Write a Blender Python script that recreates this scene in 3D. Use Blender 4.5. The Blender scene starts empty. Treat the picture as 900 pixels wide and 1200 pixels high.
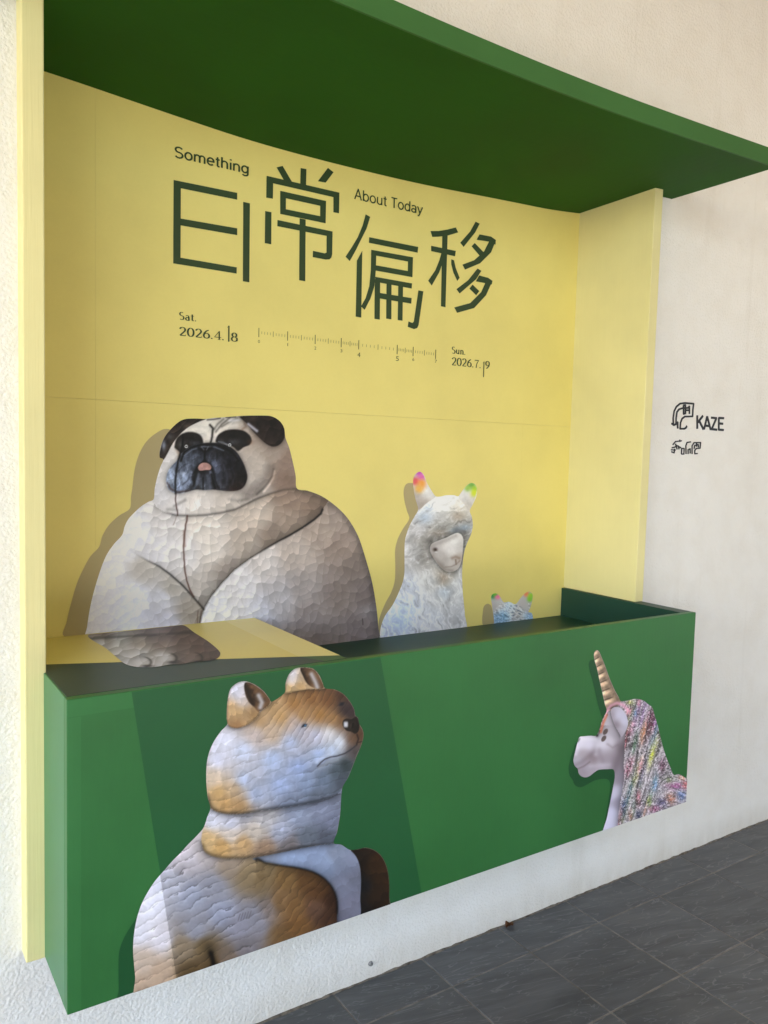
import bpy, bmesh, math, random
import numpy as np
from mathutils import Matrix, Vector
from mathutils.geometry import tessellate_polygon

# ------------------------------------------------------------------ camera, sky, sun, exposure
S = bpy.context.scene
COL = S.collection
F_PX, YAW, PITCH, ROLL = 945.23, 33.6394, 4.1287, 1.5234      # focal length for a 900 x 1200 frame, degrees
CAM = np.array([0.0, -1.8395, 1.5])

def cam_axes():
    y, p, r = (math.radians(a) for a in (YAW, PITCH, ROLL))
    fw = np.array([math.sin(y)*math.cos(p), math.cos(y)*math.cos(p), -math.sin(p)])
    rt = np.cross(fw, [0, 0, 1.0]); rt /= np.linalg.norm(rt)
    up = np.cross(rt, fw)
    return math.cos(r)*rt+math.sin(r)*up, -math.sin(r)*rt+math.cos(r)*up, fw
RT, UP, FW = cam_axes()
cd = bpy.data.cameras.new('camera')
cam = bpy.data.objects.new('camera', cd); COL.objects.link(cam)
m = Matrix.Identity(4)
for i in range(3):
    m[i][0], m[i][1], m[i][2], m[i][3] = RT[i], UP[i], -FW[i], CAM[i]
cam.matrix_world = m
cd.sensor_fit = 'VERTICAL'; cd.sensor_height = 36.0; cd.lens = F_PX/1200*36
cd.clip_start = 0.02; cd.clip_end = 2000
S.camera = cam

OX, OY, OH, CXL, CY = -3.0, -8.0, 20.0, -7.0, -3.2      # unseen building added to block sky, edges of the unseen roof
SUN_EL, SUN_AZ = 50.0, 265.0          # azimuth clockwise from +Y
w = bpy.data.worlds.new('World'); S.world = w; w.use_nodes = True
nt = w.node_tree; nt.nodes.clear()
sky = nt.nodes.new('ShaderNodeTexSky'); sky.sky_type = 'NISHITA'; sky.sun_disc = False
sky.sun_elevation = math.radians(SUN_EL); sky.sun_rotation = math.radians(SUN_AZ)
sky.air_density = 1.0; sky.dust_density = 2.0; sky.ozone_density = 1.0
bg = nt.nodes.new('ShaderNodeBackground'); bg.inputs[1].default_value = 0.15
wo = nt.nodes.new('ShaderNodeOutputWorld')
nt.links.new(sky.outputs[0], bg.inputs[0]); nt.links.new(bg.outputs[0], wo.inputs[0])
sl = bpy.data.lights.new('sun', 'SUN'); sl.energy = 2.5; sl.angle = math.radians(0.5); sl.color = (1.0, 0.95, 0.87)
sun = bpy.data.objects.new('sun', sl); COL.objects.link(sun)
sd_ = Vector((math.sin(math.radians(SUN_AZ))*math.cos(math.radians(SUN_EL)),
              math.cos(math.radians(SUN_AZ))*math.cos(math.radians(SUN_EL)), math.sin(math.radians(SUN_EL))))
sun.rotation_euler = sd_.to_track_quat('Z', 'Y').to_euler(); sun.location = (-6, -12, 14)
S.view_settings.view_transform = 'Standard'; S.view_settings.look = 'None'
S.view_settings.exposure = 3.0; S.view_settings.gamma = 1.0; S.view_settings.use_curve_mapping = False

# ------------------------------------------------------------------ measuring helpers
def ray(u, v): return FW+RT*(u-450)/F_PX-UP*(v-600)/F_PX
def on_y(u, v, Y): d = ray(u, v); p = CAM+d*(Y-CAM[1])/d[1]; return p
def on_z(u, v, Z): d = ray(u, v); p = CAM+d*(Z-CAM[2])/d[2]; return p
def to_px(P):
    d = P-CAM; z = d@FW
    return 450+F_PX*(d@RT)/z, 600-F_PX*(d@UP)/z

# measured places, metres: wall face at Y = 0, floor at Z = 0
XL, XR, YF, ZT, ZB = 0.337, 2.2613, -0.2656, 1.0187, 0.391     # counter box
P1, P2, YP = 0.2994, 0.3422, -0.05                             # left post
XJ, XLIP, YB, XE, ZTRAY, XC = 2.2226, 2.2628, 0.2743, 2.2105, 0.915, 0.968
random.seed(4)

# ------------------------------------------------------------------ object helpers
def link(name, me, mat=None, parent=None):
    o = bpy.data.objects.new(name, me); COL.objects.link(o)
    if me is not None and mat is not None and not me.materials: me.materials.append(mat)
    if parent is not None:
        o.parent = parent; o.matrix_parent_inverse = parent.matrix_world.inverted()
    return o
def tag(o, label=None, cat=None, group=None, kind=None):
    for k, val in (('label', label), ('category', cat), ('group', group), ('kind', kind)):
        if val: o[k] = val
    return o
def empty(name, loc, label, cat, group=None):
    o = bpy.data.objects.new(name, None); COL.objects.link(o); o.location = loc; o.empty_display_size = 0.05
    bpy.context.view_layer.update()
    return tag(o, label, cat, group)
def bm_done(bm, name):
    bmesh.ops.recalc_face_normals(bm, faces=bm.faces)
    me = bpy.data.meshes.new(name); bm.to_mesh(me); bm.free(); return me
def box_mesh(name, x0, x1, y0, y1, z0, z1, bev=0.0, seg=2):
    bm = bmesh.new(); bmesh.ops.create_cube(bm, size=1)
    for v in bm.verts:
        v.co = Vector(((x0+x1)/2+v.co.x*(x1-x0), (y0+y1)/2+v.co.y*(y1-y0), (z0+z1)/2+v.co.z*(z1-z0)))
    if bev > 0: bmesh.ops.bevel(bm, geom=bm.edges[:], offset=bev, segments=seg, affect='EDGES', profile=0.5)
    return bm_done(bm, name)
def box(name, x0, x1, y0, y1, z0, z1, mat, parent=None, bev=0.0015):
    return link(name, box_mesh(name, x0, x1, y0, y1, z0, z1, bev), mat, parent)

# ------------------------------------------------------------------ materials
def lin(c):
    c = np.asarray(c, float)/255.0
    return np.where(c <= 0.04045, c/12.92, ((c+0.055)/1.055)**2.4)
class Mat:
    def __init__(s, name, rough=0.6, spec=0.35):
        s.m = bpy.data.materials.new(name); s.m.use_nodes = True; s.t = s.m.node_tree
        s.b = s.t.nodes['Principled BSDF']; s.b.inputs['Roughness'].default_value = rough
        s.b.inputs['Specular IOR Level'].default_value = spec
        s.geo = s.t.nodes.new('ShaderNodeNewGeometry')
    def n(s, kind, **kw):
        x = s.t.nodes.new(kind)
        for k, val in kw.items():
            if k.startswith('i_'):
                key = k[2:].replace('_', ' ')
                x.inputs[int(key) if key.isdigit() else key].default_value = val
            else: setattr(x, k, val)
        return x
    def l(s, a, b): s.t.links.new(a, b)
    def coord(s, scale=(1, 1, 1), rot=(0, 0, 0)):
        mp = s.n('ShaderNodeMapping'); mp.inputs['Scale'].default_value = scale; mp.inputs['Rotation'].default_value = rot
        s.l(s.geo.outputs['Position'], mp.inputs['Vector']); return mp.outputs[0]
    def noise(s, co, scale, detail=4, rough=0.55, dist=0.0):
        x = s.n('ShaderNodeTexNoise'); x.inputs['Scale'].default_value = scale; x.inputs['Detail'].default_value = detail
        x.inputs['Roughness'].default_value = rough; x.inputs['Distortion'].default_value = dist
        s.l(co, x.inputs['Vector']); return x.outputs['Fac']
    def ramp(s, fac, stops):
        r = s.n('ShaderNodeValToRGB'); e = r.color_ramp.elements
        while len(e) < len(stops): e.new(0.5)
        for el, (p, c) in zip(e, stops):
            el.position = p; el.color = (*c, 1) if len(c) == 3 else c
        s.l(fac, r.inputs[0]); return r.outputs[0]
    def mix(s, fac, a, b, mode='MIX'):
        x = s.n('ShaderNodeMix', data_type='RGBA', blend_type=mode)
        for sock, val in ((x.inputs[0], fac), (x.inputs[6], a), (x.inputs[7], b)):
            if isinstance(val, (int, float)): sock.default_value = val
            elif isinstance(val, tuple): sock.default_value = (*val, 1)
            else: s.l(val, sock)
        return x.outputs[2]
    def base(s, c):
        if isinstance(c, tuple): s.b.inputs['Base Color'].default_value = (*c, 1)
        else: s.l(c, s.b.inputs['Base Color'])
    def bump(s, h, strength, dist):
        x = s.n('ShaderNodeBump'); x.inputs['Strength'].default_value = strength; x.inputs['Distance'].default_value = dist
        s.l(h, x.inputs['Height']); s.l(x.outputs[0], s.b.inputs['Normal'])

def paint(name, col, var=0.06, rough=0.5, brush=(60, 60, 3), bs=0.25, spec=0.35):
    """rolled or brushed paint: faint blotches, fine brush relief"""
    k = Mat(name, rough, spec)
    a = k.noise(k.coord(), 3.0, 5); b = k.noise(k.coord(brush), 3.0, 3)
    dark = tuple(c*(1-var*2.2) for c in col); light = tuple(min(1, c*(1+var)) for c in col)
    c1 = k.ramp(a, [(0.3, dark), (0.55, col), (0.75, light)])
    k.base(k.mix(0.10, c1, k.ramp(b, [(0.35, dark), (0.65, light)])))
    k.bump(b, bs, 0.0012)
    rr = k.n('ShaderNodeMapRange'); k.l(a, rr.inputs[0]); rr.inputs[3].default_value = rough-0.08; rr.inputs[4].default_value = rough+0.1
    k.l(rr.outputs[0], k.b.inputs['Roughness'])
    return k.m
YELLOW = (0.83, 0.71, 0.225)
M_panel = paint('yellow_print_film', YELLOW, 0.035, 0.42, (40, 40, 40), 0.06)
M_sheet = paint('yellow_film_on_counter', (0.80, 0.70, 0.23), 0.03, 0.4, (40, 40, 40), 0.06)
M_sheet2 = paint('pale_yellow_film', (0.84, 0.76, 0.33), 0.03, 0.4, (40, 40, 40), 0.06)
M_jamb = paint('yellow_wood_paint', (0.76, 0.69, 0.33), 0.04, 0.5, (70, 70, 2), 0.5)
M_green = paint('green_print_film', (0.031, 0.152, 0.040), 0.075, 0.42, (45, 45, 5), 0.16)
M_green_lit_side = paint('green_film_lit_side', (0.060, 0.195, 0.080), 0.05, 0.42, (60, 60, 12), 0.12)  # lighter copy of the front green: light from the left is in the colour
M_green_dark = paint('dark_green_film', (0.022, 0.105, 0.040), 0.05, 0.42, (60, 60, 12), 0.10)
M_green_shadow = paint('deep_green_film', (0.012, 0.080, 0.025), 0.04, 0.42, (60, 60, 12), 0.10)
M_green_top = paint('grey_green_film', (0.030, 0.064, 0.056), 0.05, 0.38, (60, 60, 60), 0.06)
M_green_top2 = paint('lighter_green_film', (0.045, 0.14, 0.05), 0.05, 0.38, (60, 60, 60), 0.06)
M_tray = paint('dark_green_board', (0.011, 0.052, 0.034), 0.06, 0.42, (60, 60, 60), 0.08)
M_canopy = paint('canopy_green', (0.021, 0.098, 0.009), 0.09, 0.65, (6, 40, 40), 0.12, 0.12)
M_fascia = paint('canopy_fascia_green', (0.046, 0.140, 0.036), 0.05, 0.6, (6, 40, 40), 0.12, 0.2)
M_ink = paint('dark_green_vinyl', (0.034, 0.062, 0.022), 0.03, 0.45, (50, 50, 50), 0.03)
M_ink_fine = paint('olive_vinyl', (0.10, 0.10, 0.03), 0.03, 0.5, (50, 50, 50), 0.03)
M_black = paint('black_acrylic', (0.012, 0.012, 0.014), 0.05, 0.35, (50, 50, 50), 0.03)
M_wall_shadow = paint('grey_olive_film', (0.455, 0.375, 0.185), 0.03, 0.42, (40, 40, 40), 0.05)
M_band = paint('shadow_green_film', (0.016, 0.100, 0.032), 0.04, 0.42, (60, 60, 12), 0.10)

def stucco():
    k = Mat('white_stucco', 0.85, 0.2)
    co = k.coord()
    big = k.noise(co, 1.3, 5, 0.6); mid = k.noise(co, 9.0, 4)
    c = k.ramp(big, [(0.25, (0.75, 0.73, 0.675)), (0.5, (0.81, 0.796, 0.75)), (0.75, (0.84, 0.83, 0.79))])
    c = k.mix(k.ramp(mid, [(0.42, (0, 0, 0)), (0.8, (0.35, 0.35, 0.35))]), c, (0.70, 0.66, 0.58))
    # splash-back and scuffs along the foot of the wall
    sep = k.n('ShaderNodeSeparateXYZ'); k.l(k.geo.outputs['Position'], sep.inputs[0])
    mr = k.n('ShaderNodeMapRange'); k.l(sep.outputs[2], mr.inputs[0])
    mr.inputs[1].default_value = 0.0; mr.inputs[2].default_value = 0.10; mr.inputs[3].default_value = 0.75; mr.inputs[4].default_value = 0.0
    st = k.noise(k.coord((26, 26, 7)), 1.0, 4)
    mm = k.n('ShaderNodeMath', operation='MULTIPLY'); k.l(mr.outputs[0], mm.inputs[0]); k.l(st, mm.inputs[1])
    c = k.mix(mm.outputs[0], c, (0.46, 0.42, 0.34))
    dr = k.noise(k.coord((9, 9, 0.7)), 1.0, 5, 0.6)
    c = k.mix(k.ramp(dr, [(0.58, (0, 0, 0)), (0.78, (0.30, 0.30, 0.30))]), c, (0.55, 0.51, 0.43))
    sp = k.noise(k.coord((1, 1, 1)), 42.0, 2)
    c = k.mix(k.ramp(sp, [(0.74, (0, 0, 0)), (0.80, (0.5, 0.5, 0.5))]), c, (0.40, 0.36, 0.30))
    k.base(c)
    f1 = k.noise(co, 95.0, 4, 0.6); f2 = k.noise(co, 300.0, 2, 0.5)
    v = k.n('ShaderNodeTexVoronoi', feature='SMOOTH_F1'); v.inputs['Scale'].default_value = 150.0; k.l(co, v.inputs['Vector'])
    a = k.n('ShaderNodeMath', operation='MULTIPLY_ADD'); k.l(f1, a.inputs[0]); a.inputs[1].default_value = 1.2; k.l(v.outputs['Distance'], a.inputs[2])
    b = k.n('ShaderNodeMath', operation='MULTIPLY_ADD'); k.l(f2, b.inputs[0]); b.inputs[1].default_value = 0.35; k.l(a.outputs[0], b.inputs[2])
    k.bump(b.outputs[0], 0.45, 0.0045)
    return k.m
M_stucco = stucco()
def slate(seed):
    k = Mat('slate_tile_%d' % seed, 0.42, 0.45)
    oi = k.n('ShaderNodeObjectInfo')
    va = k.n('ShaderNodeVectorMath', operation='MULTIPLY_ADD')
    cx = k.n('ShaderNodeCombineXYZ')
    for i in range(3): k.l(oi.outputs['Random'], cx.inputs[i])
    k.l(cx.outputs[0], va.inputs[0]); va.inputs[1].default_value = (17, 31, 7); k.l(k.coord((1, 1, 1), (0, 0, 0.2)), va.inputs[2])
    mp = k.n('ShaderNodeMapping'); mp.inputs['Scale'].default_value = (2.2, 11, 1); k.l(va.outputs[0], mp.inputs[0])
    a = k.noise(mp.outputs[0], 1.6, 6, 0.6, 0.8)
    mp2 = k.n('ShaderNodeMapping'); mp2.inputs['Scale'].default_value = (3, 16, 1); mp2.inputs['Rotation'].default_value = (0, 0, 0.12); k.l(va.outputs[0], mp2.inputs[0])
    b = k.noise(mp2.outputs[0], 1.3, 3, 0.5, 1.6)
    c = k.ramp(a, [(0.25, (0.046, 0.050, 0.053)), (0.5, (0.078, 0.083, 0.086)), (0.75, (0.108, 0.113, 0.117))])
    c = k.mix(k.ramp(b, [(0.485, (0, 0, 0)), (0.5, (0.55, 0.55, 0.55)), (0.515, (0, 0, 0))]), c, (0.20, 0.205, 0.21))
    d = k.noise(k.coord(), 5.0, 4)
    c = k.mix(k.ramp(d, [(0.55, (0, 0, 0)), (0.8, (0.4, 0.4, 0.4))]), c, (0.10, 0.095, 0.085))
    tone = k.ramp(oi.outputs['Random'], [(0, (0.86, 0.86, 0.86)), (1, (1.12, 1.12, 1.12))])
    k.base(k.mix(1.0, c, tone, 'MULTIPLY'))
    k.bump(a, 0.35, 0.004)
    return k.m
M_tile = slate(0)
def simple_noise(name, c0, c1, scale, rough=0.8, bs=0.3):
    k = Mat(name, rough, 0.25); a = k.noise(k.coord(), scale, 5)
    k.base(k.ramp(a, [(0.3, c0), (0.7, c1)])); k.bump(a, bs, 0.004); return k.m
M_grout = simple_noise('grout', (0.12, 0.113, 0.10), (0.26, 0.245, 0.22), 22)
M_paving = simple_noise('sandy_paving', (0.27, 0.255, 0.22), (0.36, 0.34, 0.295), 4)
M_paving_wall = simple_noise('sky_block_stucco', (0.20, 0.185, 0.16), (0.26, 0.24, 0.20), 3)  # for the added sky blocker, kept dark so little light bounces back
M_ceiling = simple_noise('unseen_ceiling', (0.56, 0.38, 0.18), (0.66, 0.46, 0.23), 3)  # warm tone chosen to tint the light bounced onto the upper wall
M_dirt = simple_noise('dirt_line', (0.06, 0.05, 0.04), (0.22, 0.19, 0.15), 50)
M_leaf = simple_noise('dry_leaf', (0.09, 0.035, 0.015), (0.20, 0.09, 0.04), 60)
M_metal = simple_noise('grey_plug', (0.16, 0.16, 0.15), (0.26, 0.26, 0.25), 80, 0.5)

# ------------------------------------------------------------------ the setting
def sheet(name, x0, x1, y0, y1, z, mat):
    me = bpy.data.meshes.new(name); me.from_pydata([(x0, y0, z), (x1, y0, z), (x1, y1, z), (x0, y1, z)], [], [(0, 1, 2, 3)])
    return link(name, me, mat)
tag(sheet('ground', -400, 400, -400, 400, -0.03, M_paving), kind='structure')
floor = tag(box('pavement', -7.0, 9.0, -3.4, 0.25, -0.029, -0.0012, M_grout, None, 0), kind='structure')
TW, TX0, T1, TH = 0.3037, 1.4004, 0.1488, 0.3097
tile_cache = {}
def tile(i, j):
    x0 = TX0+i*TW; 
    y1 = 0.0 if j == 0 else -T1-(j-1)*TH
    dy = T1 if j == 0 else TH
    g = 0.0026
    key = j == 0
    if key not in tile_cache:
        tile_cache[key] = box_mesh('tile', g, TW-g, -dy+g, -g, -0.012, 0.0, 0.0012, 1)
    o = link('tile', tile_cache[key], M_tile, floor)
    o.location = (x0, y1, random.uniform(-0.0005, 0.0005)); o.rotation_euler = (random.uniform(-.0012, .0012), random.uniform(-.0012, .0012), 0)
for j in range(8):
    for i in range(-6, 14): tile(i, j)
# wall with the opening of the niche
def wall_mesh():
    x0, x1, z0, z1 = -7.0, 9.0, -0.03, 4.2
    hx0, hx1, hz0, hz1 = P1+0.006, XLIP-0.006, 0.9, 2.405
    d = 0.42
    bm = bmesh.new()
    o = [(x0, z0), (x1, z0), (x1, z1), (x0, z1)]; h = [(hx0, hz0), (hx1, hz0), (hx1, hz1), (hx0, hz1)]
    V = {}
    for y in (0.0, d):
        for k, r in (('o', o), ('h', h)):
            for i, (x, z) in enumerate(r): V[k, i, y] = bm.verts.new((x, y, z))
    for i in range(4):
        j = (i+1) % 4
        for y in (0.0, d): bm.faces.new((V['o', i, y], V['o', j, y], V['h', j, y], V['h', i, y]))
        bm.faces.new((V['h', i, 0.0], V['h', j, 0.0], V['h', j, d], V['h', i, d]))
        bm.faces.new((V['o', i, 0.0], V['o', j, 0.0], V['o', j, d], V['o', i, d]))
    return bm_done(bm, 'building_wall')
wall = tag(link('building_wall', wall_mesh(), M_stucco), 'rough off-white stucco wall around the yellow niche and green box', 'wall')
opp = tag(box('sky_block_building', OX, 40.0, OY-6, OY, -0.03, OH, M_paving_wall, None, 0.003), 'unseen plain building added to block sky light from front and right', 'building')  # added out of view so that sky light comes mostly from the left
ceil_ = tag(box('unseen_ceiling', CXL, 9.0, CY, -0.001, 3.32, 3.6, M_ceiling, None, 0.003), kind='structure')  # unseen roof, its height and reach set to shape the light on the wall

# ------------------------------------------------------------------ niche lining
niche = empty('niche_lining', ((P1+XLIP)/2, YB, ZTRAY), 'recessed yellow board panels with pale yellow frame posts under the green canopy', 'display niche')
gx, gz = 0.0001, 0.0002
xs = [P2-0.004, 0.523, 1.985, XJ+0.004]; zs = [0.90, 1.617, 2.44]
for a in range(3):
    for b in range(2):
        off = (0.0, 0.0001, 0.0, 0.0001, 0.0002, 0.0003)[a*2+b]
        box('back_panel', xs[a]+gx, xs[a+1]-gx, YB+off, YB+0.012, zs[b]+gz, zs[b+1]-gz, M_panel, niche, 0.0002)
tag(box('side_post', P1, P2, YP, YB+0.02, ZB-0.003, 2.42, M_jamb, niche, 0.003), 'tall pale yellow post left of the opening')
tag(box('side_post', XJ, XLIP, -0.055, YB+0.02, ZT+0.0006, 2.42, M_jamb, niche, 0.002), 'deep pale yellow jamb at the far end of the niche')
box('backing_board', P1, XLIP, YB+0.021, YB+0.03, 0.9, 2.46, M_panel, niche, 0)

# ------------------------------------------------------------------ canopy: a board that sags a little in the middle
BK = np.array([(0.2, 2.392), (0.407, 2.385), (0.585, 2.371), (0.804, 2.354), (0.946, 2.345), (1.138, 2.342), (1.343, 2.343), (1.529, 2.347), (1.895, 2.365), (2.097, 2.373), (2.212, 2.386), (2.379, 2.40)])
FR = np.array([(0.2, 2.41), (0.838, 2.396), (1.12, 2.388), (1.406, 2.384), (1.67, 2.385), (1.973, 2.392), (2.333, 2.403), (2.379, 2.4045)])
XEND = 2.379; YC = -0.377
def soffit_z(x, y):
    b = np.interp(x, BK[:, 0], BK[:, 1]); f = np.interp(x, FR[:, 0], FR[:, 1])
    wv = 2.4157 if x > 2.3 else None
    t = (y-YC)/(YB-YC); return f*(1-t)+b*t
canopy = empty('canopy', (1.3, 0, 2.4), 'dark green projecting board canopy over the yellow niche', 'canopy')
def loft(name, xs_, ring, mat, parent):
    bm = bmesh.new(); rows = []
    for x in xs_: rows.append([bm.verts.new((x, y, z)) for y, z in ring(x)])
    n = len(rows[0])
    for a, b in zip(rows, rows[1:]):
        for i in range(n): bm.faces.new((a[i], a[(i+1) % n], b[(i+1) % n], b[i]))
    bm.faces.new(rows[0]); bm.faces.new(rows[-1])
    return link(name, bm_done(bm, name), mat, parent)
CX = np.linspace(0.2, XEND, 60)
def soft(x):
    # smooth the measured polyline
    return [(x+d) for d in (-0.08, -0.04, 0, 0.04, 0.08)]
def sz(x, y): return float(np.mean([soffit_z(min(max(q, 0.2), XEND), y) for q in soft(x)]))
loft('soffit_board', CX, lambda x: [(YC+0.006, sz(x, YC)+0.0005)]+[(y, sz(x, y)) for y in (-0.2, 0.0, 0.15, YB+0.004)]+[(YB+0.004, sz(x, YB)+0.05), (YC+0.006, sz(x, YC)+0.047)], M_canopy, canopy)
loft('fascia_board', CX, lambda x: [(YC, sz(x, YC)), (YC+0.0055, sz(x, YC)), (YC+0.0055, sz(x, YC)+0.05), (YC, sz(x, YC)+0.05)], M_fascia, canopy)

# ------------------------------------------------------------------ counter box
cbox = empty('counter_box', ((XL+XR)/2, YF/2, ZB), 'long green wall-hung box under the niche with open tray at its right', 'counter')
TF = 0.022
box('front_panel', XL, XR, YF, YF+TF, ZB, ZT, M_green, cbox, 0.0018)
tag(box('side_panel', XL, XL+0.005, YF+TF+0.0003, 0.01, ZB, ZT-0.0002, M_green_lit_side, cbox, 0.0012), 'green end of the box, coloured as lit, beside the yellow post')
tag(box('end_panel', XE, XR, YF+TF+0.0003, YB-0.001, ZB, ZT, M_tray, cbox, 0.0012), 'dark green raised end of the open tray')
box('counter_top', XL+0.0052, XC, YF+TF+0.0003, YB-0.001, ZT-0.028, ZT, M_green_top, cbox, 0.0010)
box('tray_riser', XC-0.018, XC, YF+TF+0.0003, YB-0.001, ZTRAY+0.0003, ZT-0.0285, M_tray, cbox, 0.0008)
box('tray_floor', XC-0.018, XE-0.0003, YF+TF+0.0003, YB-0.001, ZTRAY-0.016, ZTRAY, M_tray, cbox, 0.0008)
box('bottom_panel', XL+0.006, XE, YF+TF+0.001, -0.002, ZB+0.004, ZB+0.02, M_tray, cbox, 0)
def poly_top(name, pts, z, mat, parent, t=0.0004):
    bm = bmesh.new(); vs = [bm.verts.new((x, y, z)) for x, y in pts]; f = bm.faces.new(vs)
    if f.calc_area() and f.normal.z < 0: f.normal_flip()
    return link(name, bm_done(bm, name), mat, parent)
e0, e1 = (0.3435, 0.020), (0.9675, -0.2140)
def on_edge(x): t = (x-e0[0])/(e1[0]-e0[0]); return (x, e0[1]+t*(e1[1]-e0[1]))
q0 = on_z(261, 726.7, ZT); q1 = on_z(350.7, 770, ZT)
poly_top('yellow_sheet', [e0, on_edge(q1[0]), (q0[0], YB-0.0015), (0.3435, YB-0.0015)], ZT+0.0004, M_sheet, cbox)
tag(poly_top('yellow_strip', [on_edge(q1[0]), e1, (XC-0.0006, YB-0.0015), (q0[0], YB-0.0015)], ZT+0.0004, M_sheet2, cbox), 'paler yellow strip along the counter edge')
poly_top('green_strip', [on_edge(q1[0]+0.002), (q1[0]+0.035, YF+TF+0.001), (XC-0.0006, YF+TF+0.001), (XC-0.0006, e1[1]-0.001)], ZT+0.0003, M_green_top2, cbox)
def poly_front(name, pts, y, mat, parent):
    bm = bmesh.new(); vs = [bm.verts.new((x, y, z)) for x, z in pts]; f = bm.faces.new(vs)
    me = bm_done(bm, name); return link(name, me, mat, parent)
M_overlap = paint('green_film_overlap', (0.036, 0.168, 0.046), 0.06, 0.42, (45, 45, 5), 0.16)
poly_front('film_overlap', [(XL+0.002, ZT-0.034), (0.464, ZT-0.034), (0.459, ZT-0.002), (XL+0.002, ZT-0.002)], YF-0.00025, M_overlap, cbox)
poly_front('film_overlap', [(XL+0.002, ZB+0.002), (XL+0.026, ZB+0.002), (XL+0.026, ZT-0.036), (XL+0.002, ZT-0.036)], YF-0.0002, M_overlap, cbox)
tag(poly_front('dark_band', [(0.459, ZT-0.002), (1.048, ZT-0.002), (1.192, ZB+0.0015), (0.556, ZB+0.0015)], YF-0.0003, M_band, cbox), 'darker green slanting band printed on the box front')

#PRINTS#
# ------------------------------------------------------------------ printed vinyl pictures (flat prints with their own printed shading)
def catmull(pts, n=6):
    P = np.array(pts, float); k = len(P); out = []
    for i in range(k):
        p0, p1, p2, p3 = P[i-1], P[i], P[(i+1) % k], P[(i+2) % k]
        d1 = np.linalg.norm(p2-p1)
        if d1 > 45: out.append(p1); continue
        m1 = (p2-p0)*0.5; m2 = (p3-p1)*0.5
        for m_ in (m1, m2):
            l = np.linalg.norm(m_)
            if l > d1: m_ *= d1/l
        for t in np.linspace(0, 1, n, endpoint=False):
            t2, t3 = t*t, t*t*t
            out.append((2*t3-3*t2+1)*p1+(t3-2*t2+t)*m1+(-2*t3+3*t2)*p2+(t3-t2)*m2)
    return np.array(out)
def seg_dist(U, V, pts, closed):
    P = np.array(pts, float); D = np.full(U.shape, 1e9)
    n = len(P)
    for i in range(n if closed else n-1):
        a, b = P[i], P[(i+1) % n]; ab = b-a; l2 = ab@ab+1e-12
        t = np.clip(((U-a[0])*ab[0]+(V-a[1])*ab[1])/l2, 0, 1)
        D = np.minimum(D, (U-a[0]-t*ab[0])**2+(V-a[1]-t*ab[1])**2)
    return np.sqrt(D)
def inside(U, V, pts):
    P = np.array(pts, float); r = np.zeros(U.shape, bool); n = len(P)
    for i in range(n):
        (x0, y0), (x1, y1) = P[i], P[(i+1) % n]
        if y0 == y1: continue
        c = (V >= min(y0, y1)) & (V < max(y0, y1)); r ^= c & (U < x0+(V-y0)*(x1-x0)/(y1-y0))
    return r
def sdist(U, V, pts): return np.where(inside(U, V, pts), 1, -1)*seg_dist(U, V, pts, True)
def sm(x, a, b): t = np.clip((x-a)/(b-a), 0, 1); return t*t*(3-2*t)
def hsh(i, j, s):
    x = np.sin(i*127.1+j*311.7+s*74.7)*43758.5453; return x-np.floor(x)
def vnoise(U, V, sc, s=0):
    x, y = U/sc, V/sc; i, j = np.floor(x), np.floor(y); f, g = x-i, y-j
    f = f*f*(3-2*f); g = g*g*(3-2*g)
    return (hsh(i, j, s)*(1-f)+hsh(i+1, j, s)*f)*(1-g)+(hsh(i, j+1, s)*(1-f)+hsh(i+1, j+1, s)*f)*g
def fbm(U, V, sc, s=0, o=4): return sum(vnoise(U, V, sc/2**k, s+k*3.3)*0.5**k for k in range(o))/(2-0.5**(o-1))
def vor(U, V, s=0, jit=0.8):
    """F1, F2, cell random, offset from the cell's centre"""
    i0, j0 = np.floor(U), np.floor(V)
    b1 = np.full(U.shape, 9.); b2 = b1.copy(); cr = np.zeros(U.shape); ox = cr.copy(); oy = cr.copy()
    for di in (-1, 0, 1):
        for dj in (-1, 0, 1):
            i, j = i0+di, j0+dj
            cx = i+0.5+jit*(hsh(i, j, s)-0.5); cy = j+0.5+jit*(hsh(i, j, s+9)-0.5)
            dx, dy = U-cx, V-cy; d = np.sqrt(dx*dx+dy*dy)
            n1 = d < b1; b2 = np.where(n1, b1, np.minimum(b2, d))
            cr = np.where(n1, hsh(i, j, s+17), cr); ox = np.where(n1, dx, ox); oy = np.where(n1, dy, oy); b1 = np.where(n1, d, b1)
    return b1, b2, cr, ox, oy
def idw(U, V, pts, p=3.8):
    W = 0; C = 0
    for u, v, r, g, b in pts:
        w_ = 1/((U-u)**2+(V-v)**2+30)**(p/2); W = W+w_; C = C+w_[..., None]*np.array([r, g, b], float)
    return C/W[..., None]
def over(C, a, col): 
    a = np.clip(a, 0, 1)[..., None]; return C*(1-a)+np.asarray(col, float)*a
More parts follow.
